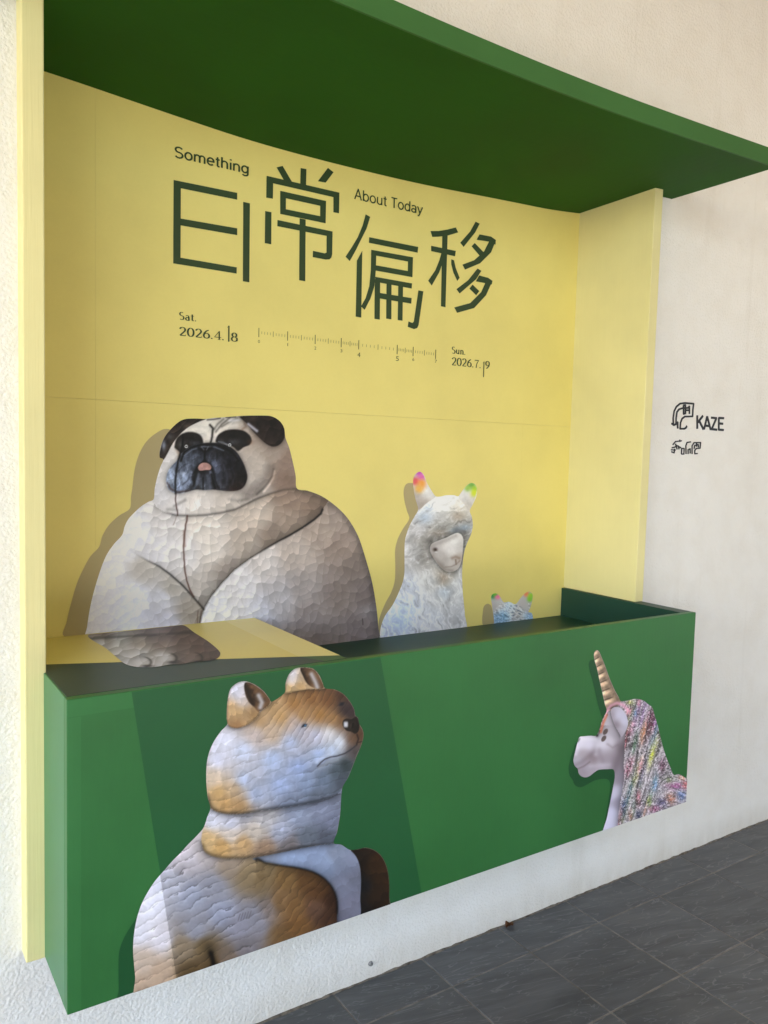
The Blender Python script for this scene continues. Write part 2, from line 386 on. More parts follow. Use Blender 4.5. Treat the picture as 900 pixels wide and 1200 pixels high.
def gouge(U, V, size, ang=0, asp=1.0, s=0, amp=0.07, edge=0.12, warp=0.5, lx=-0.6, ly=-0.8):
    """brightness of hollow chisel cuts: each cut is a shallow scoop with a crisp rim"""
    wu = U+(fbm(U, V, size*2.2, s+5)-0.5)*size*warp*2; wv = V+(fbm(U, V, size*2.2, s+8)-0.5)*size*warp*2
    c, n = math.cos(ang), math.sin(ang)
    a = (wu*c+wv*n)/(size*asp); b = (-wu*n+wv*c)/size
    d1, d2, cr, ox, oy = vor(a, b, s)
    gx_ = ox*c-oy*n; gy_ = ox*n+oy*c
    scoop = -(gx_*lx+gy_*ly)
    rim = np.exp(-((d2-d1)/0.075)**2)
    return 1+amp*1.5*scoop+amp*0.9*(cr-0.5)-edge*rim*np.clip(0.35+scoop, 0, 1)+edge*0.35*np.exp(-((d2-d1-0.12)/0.07)**2)*np.clip(scoop*2, 0, 1)
def shingle(U, V, h, w, ang, s=0, amp=0.06, edge=0.2, bow=0.28):
    """brightness of long overlapping chisel cuts: scalloped rows, each with a shaded lower lip"""
    c, n = math.cos(ang), math.sin(ang)
    wu = U+(fbm(U, V, 30, s+5)-0.5)*14; wv = V+(fbm(U, V, 34, s+8)-0.5)*16
    a = (wu*c+wv*n)/w; b = (-wu*n+wv*c)/h
    row = np.floor(b); ph = hsh(row, 3.0, s)*3+a*(0.75+0.5*hsh(row, 7.0, s))
    b2 = b+bow*(np.abs(np.sin(math.pi*ph))-0.6)+0.12*(fbm(U, V, 5, s+2)-0.5)*2
    row2 = np.floor(b2); f = b2-row2; cell = np.floor(ph)
    rnd = hsh(row2, cell, s+1)-0.5
    k = 0.45+0.75*sm(fbm(U, V, 26, s+13), 0.35, 0.62)
    return 1+amp*(0.5-f)*1.3*k+amp*0.8*rnd*k-edge*k*np.exp(-((f-0.93)/0.075)**2)+edge*0.35*k*np.exp(-((f-0.10)/0.10)**2)
def print_mesh(name, poly_px, plane, offset, colour, K, step=0.0022, clip=None, smooth=True, gamma=1.2):
    """a flat film cut to an outline; plane 'y' lies on a vertical face, 'z' on the counter; colour(u, v) gives the printed ink"""
    pts = catmull(poly_px) if smooth else np.array(poly_px, float)
    W = np.array([on_y(u, v, offset) if plane == 'y' else on_z(u, v, offset) for u, v in pts])
    ia, ib = (0, 2) if plane == 'y' else (0, 1)
    Q = W[:, [ia, ib]]
    a0, b0 = Q.min(0)-step; a1, b1 = Q.max(0)+step
    na, nb = int((a1-a0)/step)+2, int((b1-b0)/step)+2
    A, B = np.meshgrid(a0+np.arange(na)*step, b0+np.arange(nb)*step, indexing='ij')
    ins = inside(A, B, Q)
    if clip is not None: ins &= clip(A, B)
    cell = ins[:-1, :-1] | ins[1:, :-1] | ins[:-1, 1:] | ins[1:, 1:]
    cnt = ins[:-1, :-1].astype(int)+ins[1:, :-1]+ins[:-1, 1:]+ins[1:, 1:]
    cell = cnt >= 1
    use = np.zeros(A.shape, bool)
    for da in (0, 1):
        for db in (0, 1): use[da:na-1+da, db:nb-1+db] |= cell
    # outside corners of border cells slide onto the outline
    idx = np.argwhere(use & ~inside(A, B, Q))
    if len(idx):
        X, Y = A[idx[:, 0], idx[:, 1]], B[idx[:, 0], idx[:, 1]]
        best = np.full(X.shape, 1e9); bx_, by_ = X.copy(), Y.copy()
        for i in range(len(Q)):
            a, b = Q[i], Q[(i+1) % len(Q)]; ab = b-a; l2 = ab@ab+1e-15
            t = np.clip(((X-a[0])*ab[0]+(Y-a[1])*ab[1])/l2, 0, 1); px, py = a[0]+t*ab[0], a[1]+t*ab[1]
            d = (X-px)**2+(Y-py)**2; n_ = d < best
            best = np.where(n_, d, best); bx_ = np.where(n_, px, bx_); by_ = np.where(n_, py, by_)
        A = A.copy(); B = B.copy(); A[idx[:, 0], idx[:, 1]] = bx_; B[idx[:, 0], idx[:, 1]] = by_
    vid = np.full(A.shape, -1, int); vid[use] = np.arange(use.sum())
    a, b = A[use], B[use]
    co = np.empty((len(a), 3)); co[:, ia] = a; co[:, ib] = b; co[:, 1 if plane == 'y' else 2] = offset
    u, v = to_px(co)
    ci, cj = np.nonzero(cell)
    f = np.stack([vid[ci, cj], vid[ci+1, cj], vid[ci+1, cj+1], vid[ci, cj+1]], 1)
    me = bpy.data.meshes.new(name)
    me.vertices.add(len(co)); me.vertices.foreach_set('co', co.ravel())
    me.loops.add(f.size); me.loops.foreach_set('vertex_index', f.ravel())
    me.polygons.add(len(f)); me.polygons.foreach_set('loop_start', np.arange(len(f))*4); me.polygons.foreach_set('loop_total', np.full(len(f), 4))
    me.update(); me.validate()
    rgb = colour(u, v)
    rgb = np.clip(rgb, 1, 255); lum = rgb@np.array([0.3, 0.55, 0.15]); rgb = rgb*((lum/205)**(gamma-1))[:, None]
    rgba = np.ones((len(co), 4)); rgba[:, :3] = np.clip(lin(np.clip(rgb, 0, 255))*K, 0.004, 0.92)
    at = me.color_attributes.new('ink', 'FLOAT_COLOR', 'POINT'); at.data.foreach_set('color', rgba.ravel())
    return me
def ink_material():
    k = Mat('printed_film', 0.42, 0.3)
    a = k.n('ShaderNodeAttribute'); a.attribute_name = 'ink'
    k.base(a.outputs['Color']); nz = k.noise(k.coord((40, 40, 40)), 3.0, 3); k.bump(nz, 0.06, 0.0012)
    return k.m
M_print = ink_material()
def flat_film(name, pts_px, plane, offset, mat, parent, smooth=True, clip=None):
    pts = catmull(pts_px) if smooth else pts_px
    bm = bmesh.new(); vs = []
    for u, v in pts:
        p = on_y(u, v, offset) if plane == 'y' else on_z(u, v, offset)
        if clip: p = clip(p)
        vs.append(bm.verts.new(p))
    for tri in tessellate_polygon([[v.co for v in vs]]):
        try: bm.faces.new([vs[i] for i in tri])
        except ValueError: pass
    return link(name, bm_done(bm, name), mat, parent)
KB, KF, KZ = 1.20, 1.14, 2.0      # ink density for the back panel, the box front and the counter

# ---- pug
PUG = [(191.5, 538.5), (188, 547), (184, 560), (181.3, 573), (180, 585), (174, 588), (166, 593), (157, 601), (150, 609), (146, 617), (143, 627), (134, 637), (125, 650), (118, 667), (110, 693), (105, 715), (102, 735), (100.5, 752),
       (240, 775), (381, 775), (443.5, 755), (443.3, 735), (441, 711), (436, 682), (428, 653), (420, 629), (410, 611), (400, 599), (387, 588), (375, 580.5), (360, 575), (348, 572.5), (346.5, 558), (343, 541), (339, 525), (334.5, 513), (333.3, 503), (330, 496), (324, 490.5), (316, 487.4),
       (300, 487.0), (282, 487.4), (262, 489), (250, 489.8), (240, 491), (230, 490.5), (218, 491), (211, 493.5), (203, 500), (195, 509), (190, 518), (187.2, 528), (187.2, 536)]
P_CHIN = [(178, 584), (183, 594), (192, 600), (206, 603.5), (222, 604.3), (240, 603.5), (258, 601), (275, 597), (290, 590), (302, 584), (318, 578), (332, 574), (349, 572)]
P_LARM = [(147, 638), (155, 647), (170, 655.5), (187, 664), (200, 673.5), (214, 686), (225, 698), (232, 706), (238.5, 714)]
P_RARM = [(378, 597), (376, 602), (368, 609), (355, 618), (340, 627), (325, 635), (308, 645), (292, 655), (275, 667.5), (260, 683), (248, 698), (240, 711), (236, 722), (234, 732)]
def pug_colour(U, V):
    body = idw(U, V, [(190, 610, 206, 203, 206), (160, 620, 214, 216, 226), (240, 615, 210, 203, 198), (300, 605, 190, 178, 168), (345, 585, 150, 130, 116), (370, 590, 142, 122, 108), (250, 650, 200, 194, 190), (290, 640, 178, 167, 158), (340, 610, 160, 143, 130), (235, 690, 186, 180, 178), (215, 650, 204, 202, 206), (265, 665, 165, 155, 150), (320, 628, 150, 135, 124), (180, 645, 204, 204, 212)])
    larm = idw(U, V, [(115, 720, 214, 216, 228), (120, 670, 214, 217, 230), (150, 640, 212, 213, 222), (160, 700, 212, 215, 228), (190, 700, 196, 197, 207), (200, 690, 172, 167, 162), (222, 715, 160, 153, 147), (170, 668, 182, 178, 175), (140, 730, 208, 212, 227), (195, 730, 196, 196, 208), (233, 722, 150, 143, 138)])
    rarm = idw(U, V, [(250, 712, 204, 205, 215), (280, 690, 204, 202, 208), (310, 660, 194, 188, 187), (300, 715, 194, 194, 205), (330, 700, 180, 176, 179), (345, 650, 175, 164, 157), (375, 620, 163, 149, 139), (400, 640, 148, 133, 124), (420, 660, 134, 121, 114), (430, 700, 133, 121, 118), (400, 700, 143, 130, 124), (365, 720, 156, 145, 142), (385, 745, 140, 129, 125), (425, 735, 134, 123, 122), (437, 715, 146, 138, 139), (270, 675, 203, 200, 204), (398, 605, 156, 142, 133), (355, 690, 165, 156, 153)])
    head = idw(U, V, [(195, 560, 205, 203, 205), (188, 580, 198, 197, 203), (240, 500, 200, 196, 190), (270, 495, 186, 180, 174), (250, 515, 208, 202, 196), (300, 545, 176, 166, 158), (320, 530, 160, 146, 135), (338, 540, 142, 122, 110), (335, 562, 136, 116, 104), (300, 575, 166, 156, 150), (270, 590, 186, 178, 172), (230, 590, 205, 199, 196), (205, 592, 206, 203, 206), (286, 560, 184, 176, 170), (305, 500, 150, 130, 116), (285, 505, 184, 172, 162)])
    chin = np.array(P_CHIN); hv = np.interp(U, chin[:, 0], chin[:, 1])
    am = 0.35+0.65*sm(U-(V-620)*0.25, 130, 200)
    g1 = 1+(gouge(U, V, 10.5, 0.2, 1.0, 3, 0.085, 0.12)-1)*am; g2 = 1+(gouge(U, V, 10, -0.5, 1.1, 6, 0.085, 0.12)-1)*am
    gh = gouge(U, V, 7, 0.8, 1.2, 11, 0.035, 0.05)
    grain = 1+0.10*(fbm(U*2.6, V*0.45, 9, 2)-0.5)*sm(fbm(U, V, 40, 21), 0.45, 0.62)
    C = body*g1[:, None]
    # neck fold just under the chin, long vertical cuts
    nf = gouge(U, V, 8, 1.35, 2.2, 15, 0.07, 0.13)
    C = np.where(((V-hv) < 2)[:, None], C, C)
    la = np.array(P_LARM); ra = np.array(P_RARM)
    lv = np.interp(U, la[:, 0], la[:, 1], left=-1e3, right=1e4)
    lv = np.where(U < 147, 625+(147-U)*0.0, lv); islarm = (V > lv) & (U < 238.5) 
    rs = ra[::-1]; rv = np.interp(U, rs[:, 0], rs[:, 1], left=1e4, right=-1e3); rv = np.where(U > 378, 597-(U-378)*1.4, rv)
    israrm = (V > rv) & (U > 234)
    C = np.where(islarm[:, None], larm*g2[:, None], C); C = np.where(israrm[:, None], rarm*(gouge(U, V, 10, 0.1, 0.85, 31, 0.075, 0.12)*grain)[:, None], C)
    # soft blend where the arm merges with the shoulder
    bl = sm(U, 120, 160)*1.0
    C = np.where((islarm & (U < 160))[:, None], (larm*bl[:, None]+(1-bl)[:, None]*(body*0.5+larm*0.5))*g2[:, None], C)
    d = seg_dist(U, V, P_LARM, False); C *= (1-0.55*np.exp(-(d/1.3)**2)*sm(U, 150, 200))[:, None]; C *= (1-0.12*np.exp(-(np.maximum(lv-V, 0)/7))*(~islarm)*sm(U, 150, 190))[:, None]
    d = seg_dist(U, V, P_RARM, False); up_ = ~israrm & ~islarm
    C *= (1-0.75*np.exp(-(d/1.2)**2)*sm(U, 285, 345)-0.30*np.exp(-(d/1.2)**2)*(1-sm(U, 285, 345)))[:, None]; C *= (1-0.30*np.exp(-d/9)*up_)[:, None]
    # darker rim on the far side
    e = seg_dist(U, V, [(348, 572.5), (375, 580.5), (400, 599), (420, 629), (436, 682), (443.5, 750)], False); C *= (1-0.18*np.exp(-(e/5)**2))[:, None]
    # head
    ishead = V < hv; HC = head*(gh*(1+0.05*(fbm(U, V, 4, 5)-0.5)))[:, None]
    lowcut = sm(V, 579, 588)*sm(U, 205, 225)*(1-sm(U, 300, 325)); HC = HC*(1-lowcut[:, None])+head*nf[:, None]*lowcut[:, None]
    C = np.where(ishead[:, None], HC, C)
    d = np.abs(V-hv); C *= (1-0.32*np.exp(-(d/1.6)**2)*sm(U, 186, 205)*(1-0.5*sm(U, 300, 350)))[:, None]; C *= (1-0.16*np.exp(-np.maximum(V-hv, 0)/6)*(~ishead))[:, None]
    for pl, a, wd in (([(320.5, 550), (319, 558), (314, 566), (308, 573), (301, 579)], 0.22, 1.5), ([(308, 573), (301, 579), (292, 584), (280, 587)], 0.10, 2.4), ([(317, 548), (314, 557), (308, 566), (300, 573), (288, 579)], 0.16, 6), ([(321.5, 552), (320, 560), (315, 569), (309, 576)], -0.25, 1.6), ([(268, 585), (278, 587), (290, 585)], 0.10, 2), ([(204, 593), (210, 590), (217, 586)], 0.18, 1.9), ([(196, 597), (207, 597.5)], 0.15, 2),
                      ([(246, 498), (249.5, 502), (248.5, 512), (247, 518)], 0.75, 1.3), ([(262, 491), (255, 497), (251, 503)], 0.3, 1.4), ([(269, 490), (260, 497), (253, 506)], 0.35, 1.3), ([(278, 490), (268, 495), (260, 500)], 0.28, 1.2), ([(243, 492), (250, 491.5), (258, 490)], 0.5, 1.0), ([(265, 489), (276, 488.5)], 0.5, 1.1)):
        d = seg_dist(U, V, pl, False); C *= (1-a*np.exp(-(d/wd)**2))[:, None]
    for pl, al, wd, cc in (([(226, 503), (236, 503), (243, 507), (245, 515)], 0.5, 2.2, (222, 216, 210)), ([(254, 510), (258, 504), (266, 500), (278, 498)], 0.5, 2.0, (214, 208, 202)), ([(219, 502), (206, 511), (203, 522)], 0.45, 1.8, (214, 210, 206)), ([(269, 493), (280, 492)], 0.6, 1.8, (210, 210, 216)), ([(286, 493), (288, 500), (284, 503)], 0.4, 1.6, (120, 88, 72)), ([(208, 527), (211, 536)], 0.6, 2.2, (150, 126, 108)), ([(335, 560), (342, 566)], 0.3, 6, (112, 92, 80))): C = over(C, al*np.exp(-(seg_dist(U, V, pl, False)/wd)**2)*(V < hv), cc)
    # ears
    n7 = fbm(U, V, 7, 40); fc = gouge(U, V, 8, -0.7, 1.8, 44, 0.35, 0.3)
    LE = [(187, 530), (187, 537), (191.5, 539), (196, 532), (203, 519), (212, 508), (222, 500), (234, 494), (241, 491), (230, 490), (218, 490.5), (211, 493), (203, 499.5), (195, 508.5), (190, 518)]
    a = sm(sdist(U, V, catmull(LE)), -0.5, 0.8); ec = np.array([44, 36, 32])*fc[:, None]*(0.6+0.9*n7)[:, None]; ec = over(ec, np.exp(-((U-192)/2.6)**2-((V-522)/6)**2)*0.95, (130, 140, 160)); ec = over(ec, np.exp(-((U-199)/4)**2-((V-512)/4)**2)*0.6, (98, 98, 105)); ec = over(ec, np.exp(-((U-217)/7)**2-((V-500)/4)**2)*0.6*n7, (140, 118, 104))
    C = over(C, a, ec)
    RE = [(281, 488), (300, 486.5), (316, 487), (324.5, 490), (330.3, 495.5), (333.5, 503), (333.6, 512), (330, 519), (324, 523), (317, 523), (309, 518), (301, 510.5), (294, 503), (288, 495.5), (284, 492)]
    a = sm(sdist(U, V, catmull(RE)), -0.6, 0.8); ec = np.array([40, 32, 28])*gouge(U, V, 9, 0.5, 1.8, 47, 0.3, 0.2)[:, None]*(0.65+0.7*n7)[:, None]; ec = over(ec, np.exp(-(seg_dist(U, V, [(291, 497), (296, 501), (301, 505)], False)/1.9)**2)*0.95, (165, 165, 178)); ec = over(ec, np.exp(-((U-296)/9)**2-((V-491)/3)**2)*0.5, (92, 76, 64))
    C *= (1-0.3*np.exp(-np.maximum(-sdist(U, V, catmull(RE)), 0)/3.5)*(1-a))[:, None]; C = over(C, a, ec)
    # eye patches
    for poly, gl in (([(205, 524), (207, 515), (213, 509), (222, 506.5), (231, 508), (236, 512), (237.5, 520), (232, 522), (222, 526), (214, 531), (208, 527)], (225, 512)), ([(253, 517), (256, 510), (264, 505), (274, 503.5), (285, 505), (292, 510), (294.5, 516), (292, 521), (285, 524), (279, 528), (274, 524), (266, 520), (256, 519)], (272, 510))):
        a = sm(sdist(U, V, catmull(poly)), -1.6, 1.0); pc = np.array([34, 30, 28])*(0.6+0.8*n7)[:, None]; pc = over(pc, np.exp(-((U-gl[0]-2)/9)**2-((V-gl[1]-8)/3.5)**2)*0.5*fbm(U, V, 5, 43)*1.6, (118, 124, 140)); pc = over(pc, np.exp(-((U-gl[0]+13)/4)**2-((V-gl[1]-9)/5)**2)*0.5, (122, 120, 122)); C = over(C, a*(0.9+0.3*fbm(U, V, 4, 45)), pc)
    C = over(C, np.exp(-((U-293)/4)**2-((V-518)/3)**2)*0.4, (110, 70, 48))
    # muzzle
    MZ = [(194.5, 562), (196, 554), (201, 546), (208, 539), (213, 531), (220, 524.5), (230, 520.5), (242, 518.7), (256, 519), (267, 522), (276, 528), (283, 538), (287.5, 548), (290, 558), (288, 567), (283, 573), (275, 575.5), (264, 575.5), (250, 574), (240, 574.5), (229, 574), (218, 577), (208, 578.5), (199, 575), (195.5, 569)]
    s_ = sdist(U, V, catmull(MZ)); a = sm(s_, -0.7, 0.9)
    C *= (1-0.25*np.exp(-np.maximum(-s_, 0)/2.5)*(1-a))[:, None]
    mc = idw(U, V, [(200, 560, 138, 152, 178), (205, 570, 124, 138, 166), (215, 560, 140, 154, 182), (222, 545, 86, 94, 112), (215, 550, 108, 118, 140), (228, 530, 48, 52, 62), (226, 565, 92, 102, 124), (231, 572, 30, 26, 24), (238, 570, 84, 92, 108), (244, 570, 80, 86, 102), (250, 570, 20, 18, 18), (262, 565, 24, 24, 30), (270, 545, 22, 22, 28), (280, 560, 26, 22, 22), (247, 545, 92, 100, 124), (252, 560, 84, 92, 114), (258, 568, 74, 76, 88), (240, 525, 30, 32, 38), (262, 530, 26, 26, 30), (238, 553, 20, 18, 20), (275, 572, 46, 28, 22)], 3.0)
    mc = mc*(0.55+0.95*fbm(U*1.3, V*0.7, 5, 51)+0.35*(fbm(U*3, V*0.9, 5, 57)-0.5))[:, None]*gouge(U, V, 6, 1.3, 1.5, 52, 0.14, 0.28)[:, None]
    mc = over(mc, 0.55*np.exp(-((U-203)/6)**2-((V-562)/9)**2)*fbm(U, V, 4, 58), (176, 188, 212)); mc = over(mc, 0.7*np.exp(-((U-218)/7)**2-((V-556)/9)**2)*sm(fbm(U, V, 5, 59), 0.4, 0.65), (170, 182, 208))
    for pl, al, wd, cc in (([(212, 540), (216, 530), (224, 524.5), (236, 521), (250, 520.5), (262, 524), (272, 530), (280, 540)], 0.95, 1.3, (14, 14, 16)), ([(216, 534), (225, 527), (238, 523.4), (252, 524), (262, 528)], 0.7, 0.9, (112, 120, 138)),
                           ([(240, 529), (239.8, 540)], 0.9, 1.1, (10, 10, 12)), ([(231, 548), (226, 556), (226, 562)], 0.7, 1.6, (14, 14, 16)), ([(238, 560), (238, 574)], 0.85, 1.0, (14, 14, 16)), ([(246, 552), (250, 560), (254, 568)], 0.75, 1.3, (112, 122, 150)), ([(231, 553), (227, 570)], 0.8, 1.2, (14, 14, 16)), ([(248, 556), (252, 572)], 0.85, 1.7, (10, 10, 12)), ([(196, 566), (200, 573), (208, 577), (222, 575)], 0.6, 1.4, (70, 48, 40)),
                           ([(233, 525), (240, 528.5), (248, 525)], 0.9, 2.2, (18, 18, 22)), ([(236, 523.5), (239, 527)], 0.6, 0.7, (120, 124, 136)), ([(244, 523.5), (242, 527)], 0.6, 0.7, (120, 124, 136))):
        mc = over(mc, al*np.exp(-(seg_dist(U, V, pl, False)/wd)**2), cc)
    for pl, al, wd, cc in (([(240, 540), (234, 545), (229, 553), (227, 563), (229, 573)], 0.75, 1.5, (14, 13, 15)), ([(240, 540), (246, 545), (250, 553), (252, 563), (256, 572)], 0.75, 1.5, (12, 11, 13)), ([(233, 556), (231, 566), (228, 572)], 0.6, 2.0, (104, 112, 132)), ([(243, 557), (245, 566), (247, 571)], 0.55, 1.9, (98, 106, 126)), ([(262, 545), (266, 556), (266, 568)], 0.35, 1.4, (74, 82, 104)), ([(272, 548), (275, 558), (272, 568)], 0.28, 1.3, (66, 72, 90)), ([(258, 536), (264, 541)], 0.3, 1.4, (70, 76, 92)), ([(222, 538), (228, 533), (234, 534)], 0.4, 1.5, (96, 106, 128)), ([(214, 568), (220, 563), (223, 555)], 0.4, 1.2, (40, 44, 56)), ([(208, 553), (214, 546), (220, 543)], 0.4, 1.1, (48, 52, 66))): mc = over(mc, al*np.exp(-(seg_dist(U, V, pl, False)/wd)**2), cc)
    T = [(232, 548), (234, 544), (239, 542), (244, 543), (247.5, 546.5), (246.5, 550.5), (241, 551), (234, 551.5)]
    ts = sdist(U, V, catmull(T)); mc = over(mc, np.exp(-np.maximum(-ts, 0)/1.3)*0.8, (10, 9, 10)); mc = over(mc, sm(ts, -0.5, 0.7), np.array([178, 138, 132])*(0.82+0.3*fbm(U, V, 3, 3))[:, None])
    mc = over(mc, np.exp(-((U-217.7)/1)**2-((V-523.5)/1.3)**2)*0.85, (200, 205, 215))
    C = over(C, a, mc)
    for cx_, cy_ in ((218.3, 523.2), (269.2, 521.5)):
        r_ = np.hypot(U-cx_, V-cy_); C = over(C, sm(-r_, -2.4, -1.7), (22, 22, 26)); C = over(C, np.exp(-((r_-1.35)/0.55)**2)*0.9, (214, 216, 220))
    C = over(C, np.exp(-(seg_dist(U, V, [(256, 517.5), (262, 518.5), (266, 521)], False)/0.8)**2)*0.7, (120, 126, 140))
    # cracks
    for pl, wd, al, cc in (([(214.5, 510), (214, 522), (211.5, 531), (209, 540), (206.6, 552), (205.3, 566), (205.6, 578)], 1.3, 0.95, (16, 15, 17)), ([(205.6, 578), (206, 588), (208.5, 604)], 0.75, 0.85, (70, 44, 40)), ([(219.6, 604.3), (216.6, 622), (215.2, 640), (216, 663), (219, 680), (222.5, 691), (227, 699)], 0.95, 0.85, (84, 54, 46)),
                           ([(215.4, 622), (216.5, 640)], 1.4, 0.4, (110, 74, 62)), ([(232, 716), (231, 732)], 0.7, 0.6, (96, 74, 60)), ([(236, 716), (234, 731)], 1.1, 0.5, (72, 56, 50)), ([(207, 605), (203, 615)], 0.6, 0.4, (120, 100, 96)), ([(425, 725), (425, 732)], 0.5, 0.7, (60, 48, 46))):
        C = over(C, al*np.exp(-(seg_dist(U+(vnoise(U, V, 5, 3)-0.5)*0.9, V, pl, False)/wd)**2), cc)
    return C*(1+0.05*(fbm(U, V, 2.2, 8)-0.5))[:, None]
pug = empty('pug_print', tuple(on_y(270, 740, YB)), 'large printed carved pug with black face and folded arms on yellow panel', 'wall print')
link('body_print', print_mesh('body_print', PUG, 'y', YB-0.0011, pug_colour, KB*1.14, 0.0019, gamma=1.22), M_print, pug)
FOOT = [(104, 743.5), (160, 738.2), (213, 732.4), (228, 741.5), (243, 751), (253, 759), (258, 765), (256.5, 770), (250, 773.3), (240, 774.6), (225, 776), (213, 778), (200, 778.5), (188, 780.8), (175, 782), (163, 781.8), (152, 780), (145, 777), (140, 773), (124, 759.5)]
def foot_colour(U, V):
    C = idw(U, V, [(120, 743, 96, 84, 80), (170, 741, 98, 86, 82), (208, 737, 84, 70, 66), (118, 752, 150, 152, 160), (140, 755, 148, 150, 156), (165, 750, 128, 122, 120), (190, 752, 112, 100, 96), (215, 752, 92, 78, 74), (240, 760, 82, 66, 62), (250, 767, 74, 60, 57), (165, 768, 140, 142, 150), (190, 772, 142, 144, 152), (215, 766, 92, 82, 80), (145, 770, 146, 148, 158)])
    C = C*gouge(U, V, 8, -0.25, 2.0, 61, 0.16, 0.16)[:, None]
    C *= (1-0.35*np.exp(-((V-(748-(U-110)*0.06))/1.6)**2))[:, None]
    for x, y in ((165, 776), (195, 771.5), (225, 771)):
        d = np.hypot((U-x)/12, (V-y)/6.5); C = over(C, np.exp(-(d/0.75)**4)*0.55, (168, 170, 178) if x < 220 else (106, 94, 92)); C *= (1-0.5*np.exp(-((d-1)/0.13)**2)*sm(U, x, x+10))[:, None]
        C = over(C, np.exp(-((U-x-8)/6)**2-((V-y-4.4)/1.4)**2)*0.95, (32, 30, 34))
    return C
link('foot_print', print_mesh('foot_print', FOOT, 'z', ZT+0.0009, foot_colour, KZ*1.05, 0.0024), M_print, pug)
flat_film('printed_shadow', [(193, 536), (200, 505), (192, 503), (181, 509), (172, 517), (165, 528), (160, 541), (157, 555), (155, 572), (153.5, 582), (152, 596), (140, 604), (128, 615), (120, 628), (116, 641), (106, 652), (98, 666), (90, 684), (83, 708), (78, 729), (75, 745.5), (105, 743), (110, 693), (150, 615), (182, 585)], 'y', YB-0.0007, M_wall_shadow, pug)

# ---- white alpaca
ALP = [(490, 597), (487, 585), (485, 575), (484, 565), (485.3, 558), (489, 554), (493, 553), (497, 557), (500, 565), (505, 574), (510.5, 581.5), (516, 581.8), (523, 580.3), (532, 580.3), (537, 581.5), (540.5, 577), (545, 571), (549, 567.3), (553.3, 566), (557, 568), (559, 573), (558, 582), (554, 591), (550.5, 598.5), (553, 606), (554, 616), (552, 626), (548, 635), (544.5, 645), (542.5, 657), (541.5, 672), (542, 690), (543.5, 706), (544.7, 720), (544.5, 742), (444.3, 756), (445, 744), (446.5, 734), (451, 722), (460, 709), (466, 697), (472, 682), (474, 670), (474, 645), (475, 631), (480, 616), (486, 605)]
ALF = [(504, 644), (506, 637.5), (514, 633.5), (523, 630), (530, 626.5), (536, 624.5), (541, 627), (543, 633), (542, 648), (540.5, 658), (537, 666), (530, 670), (522, 669), (514, 662), (507, 652)]
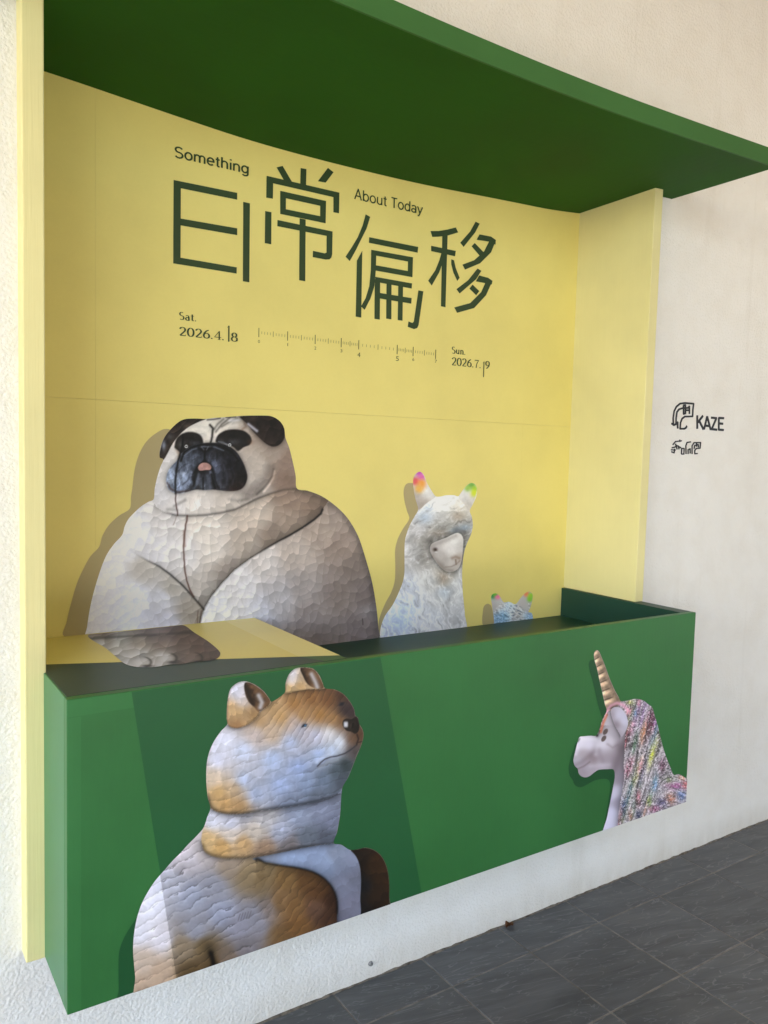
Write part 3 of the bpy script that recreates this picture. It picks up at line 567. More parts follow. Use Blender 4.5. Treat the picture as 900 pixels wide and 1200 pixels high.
def alp_colour(U, V):
    C = idw(U, V, [(490, 620, 206, 205, 207), (485, 645, 200, 199, 200), (500, 600, 212, 214, 218), (520, 590, 214, 214, 212), (540, 600, 196, 192, 184), (548, 618, 176, 174, 172), (545, 635, 158, 156, 152), (500, 635, 174, 170, 165), (515, 620, 186, 184, 180), (498, 655, 168, 164, 160), (480, 690, 192, 196, 206), (460, 730, 186, 194, 212), (475, 715, 188, 197, 214), (500, 680, 192, 191, 190), (520, 700, 186, 186, 188), (535, 720, 180, 180, 183), (520, 675, 176, 170, 162), (538, 690, 188, 188, 190), (500, 725, 188, 190, 196)])
    # curled wool: short strokes that follow the body
    def tuft(a, sx, sy, s): 
        c, n = math.cos(a), math.sin(a); x = U*c+V*n+(fbm(U, V, 9, s+4)-0.5)*13; y = -U*n+V*c+(fbm(U, V, 9, s+6)-0.5)*13
        r1 = 1-np.abs(2*fbm(x/sx, y/sy, 6, s, 3)-1); r2 = 1-np.abs(2*fbm(x/sx, y/sy, 3, s+1, 3)-1); return 0.65*r1+0.35*r2
    hd = sm(V, 668, 655)
    ww = tuft(-0.35, 2.2, 0.85, 70)*hd+tuft(1.25, 2.8, 0.9, 73)*(1-hd)
    C = C*(1.07+0.40*(ww-0.78))[:, None]; C = over(C, 0.16*sm(ww, 0.62, 0.42)*sm(fbm(U, V, 22, 77), 0.3, 0.55), (136, 128, 122)); C = over(C, 0.45*sm(ww, 0.86, 0.97), (232, 233, 238))
    hood = sm(sdist(U, V, [(478, 600), (552, 600), (556, 618), (545, 645), (538, 623), (520, 629), (505, 636), (502, 650), (498, 664), (484, 660), (474, 640)]), -12, 12)
    C *= (1-0.16*hood)[:, None]; C *= (1-0.25*np.exp(-(seg_dist(U, V, [(503, 634), (512, 629), (524, 625), (536, 620), (545, 622)], False)/4)**2)*fbm(U, V, 5, 81)*1.6)[:, None]
    for cx_, cy_, rx, ry, al in ((497, 607, 9, 7, 0.35), (545, 618, 9, 4, 0.4), (533, 622, 6, 4, 0.3), (468, 730, 12, 14, 0.3), (521, 694, 8, 8, 0.2), (502, 595, 5, 5, 0.2)):
        C = over(C, al*np.exp(-((U-cx_)/rx)**2-((V-cy_)/ry)**2), (128, 158, 190))
    for cx_, cy_, rx, ry, al in ((537, 605, 7, 5, 0.4), (520, 677, 5, 8, 0.45), (515, 625, 10, 5, 0.25)): C = over(C, al*np.exp(-((U-cx_)/rx)**2-((V-cy_)/ry)**2), (160, 136, 112))
    # ears
    for poly, tips in (([(490, 598), (486, 585), (484, 572), (483, 560), (488, 552), (494, 552), (500, 563), (506, 575), (511, 582), (500, 590)], [(491, 554, 4, (196, 84, 190)), (494, 559, 4.5, (214, 100, 176)), (487, 564, 5, (226, 84, 92)), (494, 567, 5.5, (236, 152, 70)), (491, 573, 5, (222, 172, 84))]),
                       ([(537, 582), (545, 570), (553, 565), (559, 569), (559, 576), (555, 590), (550, 599), (543, 590)], [(552, 568.5, 5, (104, 168, 70)), (548, 572, 4, (150, 190, 84)), (556, 573, 4, (160, 196, 60)), (556, 578, 4.5, (196, 208, 50))])):
        s_ = sdist(U, V, catmull(poly)); a = sm(s_, -0.5, 1.2); e_ = idw(U, V, [(489, 585, 178, 170, 164), (500, 578, 208, 206, 204), (495, 592, 170, 160, 152), (545, 580, 206, 204, 202), (553, 588, 196, 192, 188), (549, 594, 186, 180, 172)])*(0.94+0.12*fbm(U, V, 5, 90))[:, None]
        for x, y, r_, cc in tips: e_ = over(e_, 1.05*np.exp(-(((U-x)**2+(V-y)**2)/r_**2)**1.3)*(0.75+0.4*fbm(U, V, 3, 95)), cc)
        C = over(C, a, e_)
    s_ = sdist(U, V, catmull(ALF)); C *= (1-0.42*np.exp(-np.maximum(-s_, 0)/2.6)*sm(s_, 0.5, -0.5))[:, None]
    fcol = idw(U, V, [(507, 646, 166, 158, 155), (514, 640, 190, 185, 183), (515, 652, 182, 176, 173), (523, 642, 208, 204, 202), (532, 634, 214, 212, 211), (529, 646, 212, 209, 207), (521, 656, 176, 168, 163), (518, 663, 158, 149, 142), (527, 661, 196, 190, 186), (532, 665, 184, 176, 170), (538, 655, 176, 164, 154), (540, 640, 188, 184, 182), (527, 656, 190, 186, 183)])
    for pl, al, wd, cc in (([(530, 654), (534, 652.5), (538, 654)], 0.6, 2.0, (140, 118, 104)), ([(534, 656), (534.5, 661)], 0.7, 1.0, (120, 98, 86)), ([(522, 664.5), (529, 664), (535, 661), (539, 657)], 0.55, 0.9, (140, 122, 112)), ([(513, 656), (518, 662)], 0.3, 2, (150, 140, 136)), ([(519, 648), (524, 656)], 0.2, 2.5, (160, 150, 146))): fcol = over(fcol, al*np.exp(-(seg_dist(U, V, pl, False)/wd)**2), cc)
    fcol = over(fcol, np.exp(-((U-510)/2.5)**2-((V-644)/2.2)**2)*0.98, (58, 46, 42)); fcol = over(fcol, 0.5*np.exp(-(seg_dist(U, V, [(505, 640), (512, 637), (522, 633), (534, 628)], False)/3)**2), (150, 142, 138)); fcol = over(fcol, 0.5*np.exp(-(seg_dist(U, V, [(507, 652), (514, 661), (521, 667), (530, 669)], False)/2.5)**2), (142, 130, 122)); fcol = over(fcol, np.exp(-((U-511)/1.6)**2-((V-647)/0.7)**2)*0.7, (226, 224, 222))
    return over(C, sm(s_, -0.8, 0.8), fcol)*(1+0.06*(fbm(U, V, 2.0, 8)-0.5))[:, None]
alp = empty('alpaca_print', tuple(on_y(500, 740, YB)), 'printed white alpaca with pink and green ear tips beside the pug', 'wall print', 'alpaca prints on the yellow panel')
link('body_print', print_mesh('body_print', ALP, 'y', YB-0.0011, alp_colour, KB*1.12, 0.0018, gamma=1.22), M_print, alp)
flat_film('printed_shadow', [(498, 600), (493, 570), (480, 566), (475, 568.5), (473, 576), (474, 587), (477, 599), (479.5, 608), (472, 620), (466, 632), (463, 645), (463.2, 665), (462.5, 681), (458.5, 694), (452, 706), (446.5, 719), (444, 728), (443, 750), (454, 748), (480, 690), (488, 640)], 'y', YB-0.0007, M_wall_shadow, alp)
# ---- the small one that only peeps over the tray
def ear_colour(U, V):
    C = idw(U, V, [(580, 712, 182, 174, 170), (588, 708, 196, 190, 186), (612, 708, 190, 182, 178), (606, 720, 178, 172, 170), (618, 712, 190, 186, 182), (595, 710, 186, 204, 222), (590, 722, 128, 170, 206), (600, 716, 200, 206, 212), (584, 726, 116, 150, 184), (621, 722, 138, 170, 202), (607, 726, 172, 174, 178)])
    fz = 1-np.abs(2*fbm(U*1.1+V*0.9+6*fbm(U, V, 8, 103), V*2.0-U*1.2, 6, 101)-1); hm = sm(V-np.maximum(586-U, 0)*1.6-np.maximum(U-602, 0)*0.7*(U < 619), 703, 709); C *= (0.97+0.55*(fz-0.75)*hm)[:, None]; C = over(C, 0.4*sm(fz, 0.6, 0.4)*hm, (84, 118, 154)); C = over(C, 0.4*sm(fz, 0.88, 0.98)*hm, (220, 228, 236))
    for x, y, r_, cc in ((578, 698, 4, (70, 150, 80)), (583, 699, 3.5, (226, 116, 150)), (580, 695.5, 3, (110, 180, 60)), (617, 696, 3.5, (236, 130, 90)), (622, 698, 3.5, (150, 196, 60)), (621, 702, 3.5, (130, 190, 60))): C = over(C, 1.05*np.exp(-(((U-x)**2+(V-y)**2)/r_**2)**1.3), cc)
    return C
EARS = [(577.5, 716), (576.3, 707), (575.5, 700), (577, 696.5), (581, 695.3), (585.5, 698.5), (590, 705.5), (597, 705.3), (604, 708), (610, 701), (615, 695.5), (620, 693.3), (624, 696.5), (623.6, 704), (621, 713), (619, 717), (623, 718.5), (624.5, 724), (624, 732), (579, 739), (579, 728)]
ep = empty('alpaca_print', tuple(on_y(600, 728, YB)), 'small printed blue alpaca head peeping above the open tray', 'wall print', 'alpaca prints on the yellow panel')
link('body_print', print_mesh('body_print', EARS, 'y', YB-0.0011, ear_colour, KB*1.15, 0.0016, gamma=1.1), M_print, ep)
flat_film('printed_shadow', [(566.2, 733), (566, 715), (567.5, 710), (571.5, 707.5), (575.5, 710), (578, 720), (581, 737)], 'y', YB-0.0007, M_wall_shadow, ep)

# ---- carved dog on the front of the box
S_HEAD = [(242, 905), (241.6, 918), (243.5, 935), (246.5, 946), (253, 951), (265, 953.8), (278, 954), (292, 952.8), (305, 950.5), (325, 947.5), (345, 944.5), (365, 941), (380, 937), (393, 931), (401, 924), (408, 911), (413, 899), (418, 886), (423, 874), (425.8, 864), (425.3, 856), (421, 848), (419.5, 841), (416.5, 838.5), (415, 831), (410, 822), (402, 813), (392, 808), (380, 806), (365, 806), (350, 808), (335, 811.5), (318, 822), (300, 838), (266, 848.5), (258, 858), (250, 870), (245, 882), (242.5, 893)]
S_RING = [(247, 947.5), (241, 962), (238, 971), (236, 984), (238.5, 996), (245, 1002), (256, 1005), (270, 1006), (292, 1005), (314, 1001.8), (338, 997), (360, 992.5), (378, 989.5), (391, 987.5), (395, 975), (398.5, 955), (400.5, 924), (380, 930), (330, 940), (270, 946)]
S_SHOUL = [(300, 1008), (312, 1011.5), (330, 1014.5), (348, 1017), (364, 1021), (377, 1027.5), (387, 1037), (393, 1048), (395.2, 1060), (394.8, 1072), (392, 1088), (300, 1125)]
S_CHEST = [(296, 1007), (314, 1002), (338, 997), (360, 992.5), (388, 988.3), (400, 990), (410, 996), (418, 1005), (422, 1017), (423.2, 1032), (422.3, 1052), (420, 1078), (388, 1092), (395, 1060), (387, 1037), (364, 1021), (330, 1014)]
S_PAW = [(411, 997), (420, 995), (427.5, 993.3), (436, 995), (444.5, 1000.5), (450.5, 1009), (454.3, 1020), (456.2, 1035), (456.2, 1050), (455, 1066), (420, 1078), (421, 1030)]
S_EARL = [(265.6, 842), (266, 828), (267.3, 817), (270, 807.5), (276, 801.5), (283, 798.6), (290, 798.8), (300, 803), (309, 810), (315.5, 818.5), (318, 823), (313, 828), (305, 833), (303, 838), (297, 845), (288, 850.5), (278, 853.5), (270, 852), (266.5, 848)]
S_EARR = [(334, 812), (334.6, 801), (338.5, 790.5), (344.5, 784.3), (351, 782.3), (360, 782.2), (367.5, 784), (374, 791), (378, 800), (380, 807), (360, 808), (345, 810.5)]
SHIBA = [(266.2, 849)]+[(258, 858), (250, 870), (245, 882), (242.5, 893), (241.6, 908), (242, 920), (243.5, 935), (246.5, 947), (243, 957), (238.5, 970), (230, 980), (220, 990), (212, 999), (202, 1009), (192, 1020.5), (182, 1032), (174, 1044), (166.5, 1058), (161.5, 1072), (158.5, 1085), (156.5, 1100), (156, 1115), (157, 1130), (158.5, 1145), (161, 1175), (300, 1130), (455, 1080), (456.2, 1050), (456.2, 1035), (454.3, 1020), (450.5, 1009), (444.5, 1000.5), (436, 995), (427.5, 993.3), (420, 995), (410, 996), (400, 990), (391, 987.8), (395, 975), (398.5, 955), (401, 924), (408, 911), (413, 899), (418, 886), (423, 874), (425.8, 864), (425.3, 856), (421, 848), (419.5, 841), (416.5, 838.5), (415, 831), (410, 822), (402, 813), (392, 808), (381, 806.5), (378, 800), (374, 791), (367.5, 784), (360, 782.2), (351, 782.3), (344.5, 784.3), (338.5, 790.5), (334.6, 801), (333.5, 812), (318.5, 822.5), (315.5, 818.5), (309, 810), (300, 803), (290, 798.8), (283, 798.6), (276, 801.5), (270, 807.5), (267.3, 817), (266, 828), (265.6, 842)]
def shiba_colour(U, V):
    # body
    C = idw(U, V, [(165, 1090, 205, 204, 214), (170, 1130, 190, 172, 156), (165, 1155, 184, 160, 138), (185, 1140, 182, 158, 136), (190, 1100, 204, 200, 208), (175, 1060, 212, 212, 224), (200, 1040, 206, 208, 224), (220, 1010, 196, 190, 198), (240, 1000, 184, 176, 178), (225, 1050, 184, 190, 212), (250, 1040, 176, 178, 194), (270, 1015, 178, 160, 142), (290, 1025, 168, 146, 112), (310, 1030, 156, 128, 88), (260, 1070, 176, 182, 206), (230, 1090, 176, 178, 194), (215, 1110, 172, 152, 126), (240, 1110, 142, 118, 82), (225, 1140, 120, 96, 62), (250, 1130, 120, 94, 60), (280, 1085, 174, 174, 192), (300, 1075, 166, 166, 180), (265, 1125, 150, 130, 112), (290, 1110, 152, 146, 152), (320, 1065, 150, 132, 116)], 4.0)
    sh = idw(U, V, [(310, 1020, 166, 142, 104), (335, 1030, 158, 122, 76), (330, 1055, 160, 124, 84), (360, 1030, 130, 92, 54), (375, 1045, 118, 80, 48), (388, 1055, 92, 60, 42), (372, 1065, 128, 94, 74), (350, 1085, 148, 106, 62), (385, 1075, 98, 66, 48), (310, 1065, 168, 156, 156), (300, 1085, 170, 168, 184), (325, 1100, 148, 112, 70), (345, 1062, 156, 116, 72), (300, 1045, 164, 146, 118)], 4.0)
    s_s = sdist(U, V, catmull(S_SHOUL)); blend = sm(U, 292, 330)
    fg = shingle(U, V, 10.5, 26, -0.47, 111, 0.11, 0.13, 0.2)*(1+0.06*(fbm(U*0.8+V*2, V*2-U, 6, 112)-0.5)); fs = shingle(U, V, 9, 22, -0.85, 114, 0.08, 0.07, 0.18)*gouge(U, V, 11, -0.6, 1.5, 116, 0.05, 0.05)
    C = C*fg[:, None]
    C = np.where((s_s > 0)[:, None], C*(1-blend)[:, None]+sh*fs[:, None]*blend[:, None], C)
    d = seg_dist(U, V, [(247, 1117), (250, 1128), (251, 1142)], False); C *= (1-0.75*np.exp(-(d/3)**2))[:, None]; C *= (1-0.3*np.exp(-((U-245)/7)**2-((V-1112)/9)**2))[:, None]
    # chest and far paw
    s_p = sdist(U, V, catmull(S_PAW)); pc = idw(U, V, [(425, 1005, 44, 34, 26), (426, 1040, 40, 40, 42), (425, 1065, 38, 34, 34), (440, 1010, 66, 44, 26), (448, 1030, 74, 50, 30), (440, 1050, 64, 46, 32), (450, 1058, 58, 40, 26)])*gouge(U, V, 8, 1.0, 1.6, 121, 0.15, 0.1)[:, None]
    C = over(C, sm(s_p, -0.4, 0.6)*(U > 405), pc)
    s_c = sdist(U, V, catmull(S_CHEST)); cc = idw(U, V, [(310, 1006, 150, 160, 182), (340, 1006, 150, 168, 202), (370, 1000, 142, 158, 190), (395, 1000, 134, 144, 166), (410, 1010, 136, 144, 168), (400, 1040, 152, 158, 184), (412, 1060, 148, 150, 174), (380, 1015, 148, 164, 196), (418, 1030, 138, 142, 164), (405, 1078, 140, 142, 166)])*gouge(U, V, 8, 0.9, 1.6, 125, 0.035, 0.04)[:, None]
    cc *= (1-0.45*np.exp(-np.maximum(np.where(s_s < 0, -s_s, 0), 0)/2.5))[:, None]
    C = over(C, sm(s_c, -0.4, 0.6)*(s_s < 0), cc)
    e = seg_dist(U, V, catmull(S_SHOUL)[:54], False); C *= (1-0.40*np.exp(-(e/1.4)**2)-0.22*np.exp(-(e/9)**2)*(s_s > 0))[:, None]
    # collar ring
    s_r = sdist(U, V, catmull(S_RING)); rc = idw(U, V, [(250, 960, 206, 208, 222), (270, 965, 196, 198, 214), (243, 985, 196, 166, 120), (260, 992, 190, 152, 98), (285, 990, 186, 152, 108), (270, 978, 198, 186, 176), (310, 960, 178, 176, 180), (300, 975, 186, 176, 166), (330, 975, 158, 164, 184), (350, 955, 142, 152, 176), (380, 950, 134, 142, 166), (390, 965, 116, 122, 144), (360, 982, 104, 112, 126), (385, 980, 90, 96, 110), (310, 995, 152, 126, 104), (340, 990, 116, 110, 112), (395, 935, 120, 126, 146), (285, 953, 168, 168, 178)], 4.0)*(shingle(U, V, 8, 18, -0.28, 131, 0.065, 0.06, 0.2)*gouge(U, V, 10, 0.2, 1.2, 132, 0.05, 0.06))[:, None]
    C *= (1-0.4*np.exp(-np.maximum(-s_r, 0)/3.5)*(V > 985)*(s_r < 0))[:, None]
    rc *= (1-0.40*np.exp(-(np.maximum(s_r, 0)/3.2)**2)*sm(V, 985, 992))[:, None]
    C = over(C, sm(s_r, -1.0, 0.9), rc)
    # head
    s_h = sdist(U, V, catmull(S_HEAD)); hc = idw(U, V, [(265, 870, 206, 208, 224), (255, 890, 200, 202, 220), (285, 880, 190, 198, 220), (250, 912, 198, 180, 160), (256, 930, 192, 156, 104), (265, 942, 184, 146, 96), (275, 925, 186, 160, 128), (285, 915, 170, 182, 210), (300, 930, 160, 172, 200), (280, 945, 168, 134, 92), (330, 920, 152, 168, 204), (350, 900, 150, 168, 208), (320, 890, 168, 184, 216), (340, 870, 166, 178, 206), (320, 860, 184, 162, 140), (300, 860, 190, 176, 172), (305, 845, 184, 150, 108), (330, 840, 184, 146, 96), (345, 825, 160, 116, 68), (320, 830, 178, 146, 104), (365, 818, 140, 98, 58), (385, 820, 116, 78, 48), (400, 816, 84, 58, 44), (405, 832, 62, 50, 52), (410, 835, 62, 50, 54), (375, 838, 158, 114, 62), (390, 842, 160, 120, 74), (355, 838, 172, 130, 80), (400, 845, 128, 94, 62), (352, 855, 172, 172, 188), (370, 862, 178, 180, 200), (385, 860, 206, 206, 212), (398, 870, 204, 212, 226), (390, 880, 178, 192, 216), (375, 885, 160, 178, 214), (360, 920, 132, 148, 178), (380, 915, 108, 122, 144), (395, 905, 78, 90, 100), (405, 897, 60, 72, 76), (400, 915, 84, 92, 106), (370, 933, 100, 108, 124), (340, 938, 120, 130, 152), (413, 866, 110, 82, 62), (420, 862, 92, 64, 44), (415, 880, 84, 76, 76), (345, 846, 176, 158, 150)], 3.0)
    k1 = shingle(U, V, 10, 32, -0.28, 141, 0.06, 0.055, 0.2)*gouge(U, V, 12, 0.3, 1.0, 142, 0.045, 0.04); k2 = shingle(U, V, 7, 36, -0.95, 144, 0.09, 0.06, 0.10); wt = sm(860-V+(U-300)*0.25, -12, 18)
    fine = 1+0.10*(fbm(U*2.5, V*0.6, 8, 147)-0.5)*sm(V, 850, 880)
    hc = hc*((k1*(1-wt)+k2*wt)*fine)[:, None]
    hc *= (1-0.45*np.exp(-(np.maximum(s_h, 0)/3.2)**2)*sm(V, 925, 940))[:, None]
    C *= (1-0.45*np.exp(-np.maximum(-s_h, 0)/4)*(V > 930)*(s_h < 0))[:, None]
    C = over(C, sm(s_h, -1.0, 0.9), hc)
    for pl, al, wd, cc in (([(372, 898), (376, 893.5), (381, 889.5), (387, 887.3), (395, 886), (404, 883), (412, 878), (418, 873)], 0.8, 0.9, (56, 54, 62)), ([(371, 893), (377, 888), (385, 884)], 0.4, 1.6, (200, 208, 226)), ([(374, 900), (384, 893), (396, 890)], 0.45, 2.0, (150, 156, 164)), ([(418, 872), (420, 866), (418.5, 861)], 0.8, 1.0, (46, 32, 28)), ([(424, 869), (420, 870)], 0.6, 0.8, (46, 32, 28))):
        C = over(C, al*np.exp(-(seg_dist(U, V, pl, False)/wd)**2), cc)
    # nose
    N = [(401.5, 850), (402, 844.5), (406, 842), (412, 842.5), (417, 839.5), (420, 843), (421.5, 850), (420, 857), (416.5, 860), (411, 857.5), (405.5, 856)]
    a = sm(sdist(U, V, catmull(N)), -0.6, 0.8); nc = np.array([44, 36, 30])*(0.7+0.6*fbm(U, V, 4, 150))[:, None]; nc = over(nc, np.exp(-((U-405.3)/2.7)**4-((V-849)/3.6)**4)*0.95, (196, 198, 206)); nc = over(nc, np.exp(-(seg_dist(U, V, [(414, 848), (412.5, 853)], False)/1)**2)*0.8, (12, 10, 10)); nc = over(nc, np.exp(-((U-411)/1.6)**2-((V-851)/3)**2)*0.35, (120, 104, 92))
    C = over(C, a, nc)
    for x, y, c_ in ((356.5, 850.5, 1), (400.5, 825, 0)):
        C = over(C, np.exp(-((U-x)/4)**2-((V-y)/3)**2)*0.3, (90, 86, 96)); C = over(C, np.exp(-((U-x-(V-y)*-0.6)/2.6)**4-((V-y)/2.3)**4)*0.95, (34, 36, 44)); 
        if c_: C = over(C, np.exp(-((U-x-1.2)/1.3)**2-((V-y+0.3)/1.1)**2)*0.9, (70, 136, 190)); C = over(C, np.exp(-((U-x-0.3)/1.8)**2-((V-y-2)/0.7)**2)*0.8, (214, 220, 226))
    # ears
    for E_, inner, li, pts in ((S_EARL, [(286.5, 801), (293, 800), (303, 806), (311, 813), (316.5, 822), (312, 829), (303.5, 834), (298, 829), (291, 822), (287, 812)], [(303, 815), (307, 823), (305, 829)], [(275, 808, 202, 204, 220), (280, 815, 198, 198, 212), (272, 828, 196, 160, 112), (280, 835, 190, 156, 108), (287, 840, 172, 142, 106), (278, 850, 160, 120, 80), (296, 838, 150, 118, 78), (283, 822, 188, 178, 176)]),
                               (S_EARR, [(352, 783), (362, 783), (368.5, 785.5), (374, 793), (379, 806), (368, 806), (360, 801), (355, 792)], [(365, 790), (370, 800), (372, 806)], [(345, 790, 206, 206, 220), (343, 798, 198, 196, 206), (340, 806, 190, 156, 104), (350, 803, 180, 142, 90), (352, 792, 176, 150, 116)])):
        s_e = sdist(U, V, catmull(E_)); C *= (1-0.4*np.exp(-np.maximum(-s_e, 0)/2.6)*(s_e < 0))[:, None]
        ec = idw(U, V, pts, 3)*gouge(U, V, 6, 0.9, 1.6, 161, 0.07, 0.12)[:, None]
        s_i = sdist(U, V, catmull(inner)); ic = np.array([92, 66, 46])*(0.45+0.9*fbm(U, V, 5, 165))[:, None]; ic = over(ic, 0.85*np.exp(-((s_i)/5)**2)*(0.2+0.8*sm(U, inner[0][0]+3, inner[0][0]+14)), (124, 90, 60)); ic = over(ic, 0.9*np.exp(-(seg_dist(U, V, li, False)/3.0)**2), (178, 174, 176)); ic = over(ic, 0.75*np.exp(-(seg_dist(U, V, [inner[0], (inner[0][0]+5, inner[0][1]+14), (inner[0][0]+10, inner[0][1]+24)], False)/3)**2), (34, 24, 18))
        ec = over(ec, sm(s_i, -0.8, 0.8), ic); ed = seg_dist(U, V, E_, True); ec *= (1-0.22*np.exp(-(ed/1.2)**2))[:, None]
        C = over(C, sm(s_e, -0.4, 0.6), ec)
    # the dark band on the box runs over the dog as well
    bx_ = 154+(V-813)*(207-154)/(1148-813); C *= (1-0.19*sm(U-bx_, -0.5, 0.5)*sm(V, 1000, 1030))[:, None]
    # small carved signature
    for k_ in range(5): C = over(C, 0.5*np.exp(-(seg_dist(U, V, [(279+k_*3.2, 1079-k_*0.8), (281.5+k_*3.2, 1071-k_*0.8)], False)/0.6)**2), (92, 88, 98))
    return C*(1+0.05*(fbm(U, V, 2.2, 8)-0.5))[:, None]
zclip = lambda p: (p[0], p[1], max(p[2], ZB+0.0012))
dog = empty('dog_print', tuple(on_y(300, 1110, YF)), 'printed carved tan and white dog looking up, on green box front', 'print', 'prints on the green box front')
link('body_print', print_mesh('body_print', SHIBA, 'y', YF-0.0011, shiba_colour, KF*1.02, 0.0016, lambda a, b: b > ZB+0.0016), M_print, dog)
flat_film('printed_shadow', [(138.8, 1176), (139, 1160), (139, 1120), (142, 1107), (148, 1094), (157, 1080), (166, 1066), (175, 1064), (175, 1165)], 'y', YF-0.0007, M_green_shadow, dog, True, zclip)

# ---- unicorn at the right end of the box front
HORN = [(696, 768), (697, 763.5), (699.5, 761.8), (702, 763.5), (704.5, 769), (709, 780), (714, 794), (720, 808), (725, 817), (728, 822), (722, 830), (711.5, 833.5), (709, 826), (707, 817), (705, 808), (702, 795), (699.5, 783), (697, 775)]
UFACE = [(711, 831), (706, 842), (703, 852), (700.5, 860), (698, 862.3), (692, 862.2), (684, 862.8), (679, 864), (676.5, 871), (674, 881), (672, 890.5), (673.3, 897), (677, 901), (678, 906), (681.2, 909.6), (686, 911), (691, 909.4), (697, 904.7), (702, 902), (712, 901.4), (719, 902), (720.5, 910), (718.5, 922), (715, 940), (712, 955), (709, 978), (730, 970), (740, 900), (740, 840), (725, 825)]
UEAR = [(716, 836), (716.5, 831), (721, 828.3), (728, 830), (733.5, 837), (736, 846), (735, 853), (732, 859), (728.5, 863.5), (725, 858), (720, 849)]
MANE = [(711, 831.5), (716, 825.5), (722, 822.5), (728, 822), (735, 821), (744.5, 819), (754, 821), (759, 825), (764.5, 829.5), (767, 838), (772, 855), (776, 872), (781, 888), (786, 900), (789.5, 908), (795, 907.2), (800, 909.5), (806, 915), (806, 950), (780, 947), (774, 954), (727, 972), (724, 961), (726, 946), (729, 927), (731.5, 912), (731, 895), (732, 875), (733, 860), (736, 848), (733, 838), (728, 830), (721, 828), (716, 832), (709, 845), (704, 857), (701, 861), (701, 855), (705, 843)]
UNI = [(711, 833), (709, 826), (707, 817), (705, 808), (702, 795), (699.5, 783), (697, 775), (696, 768), (697, 763.5), (699.5, 761.8), (702, 763.5), (704.5, 769), (709, 780), (714, 794), (720, 808), (725, 817), (727.8, 821.8), (735, 821), (744.5, 819), (754, 821), (759, 825), (764.5, 829.5), (767, 838), (772, 855), (776, 872), (781, 888), (786, 900), (789.5, 908), (795, 907.2), (800, 909.5), (806.5, 915), (806.5, 950), (780, 962), (709, 990)]+[(712, 955), (715, 940), (718.5, 922), (720.5, 910), (719, 902), (712, 901.4), (702, 902), (697, 904.7), (691, 909.4), (686, 911), (681.2, 909.6), (678, 906), (677, 901), (673.3, 897), (672, 890.5), (674, 881), (676.5, 871), (679, 864), (684, 862.8), (692, 862.2), (698, 862.3), (701, 858), (704, 849), (707, 841)]
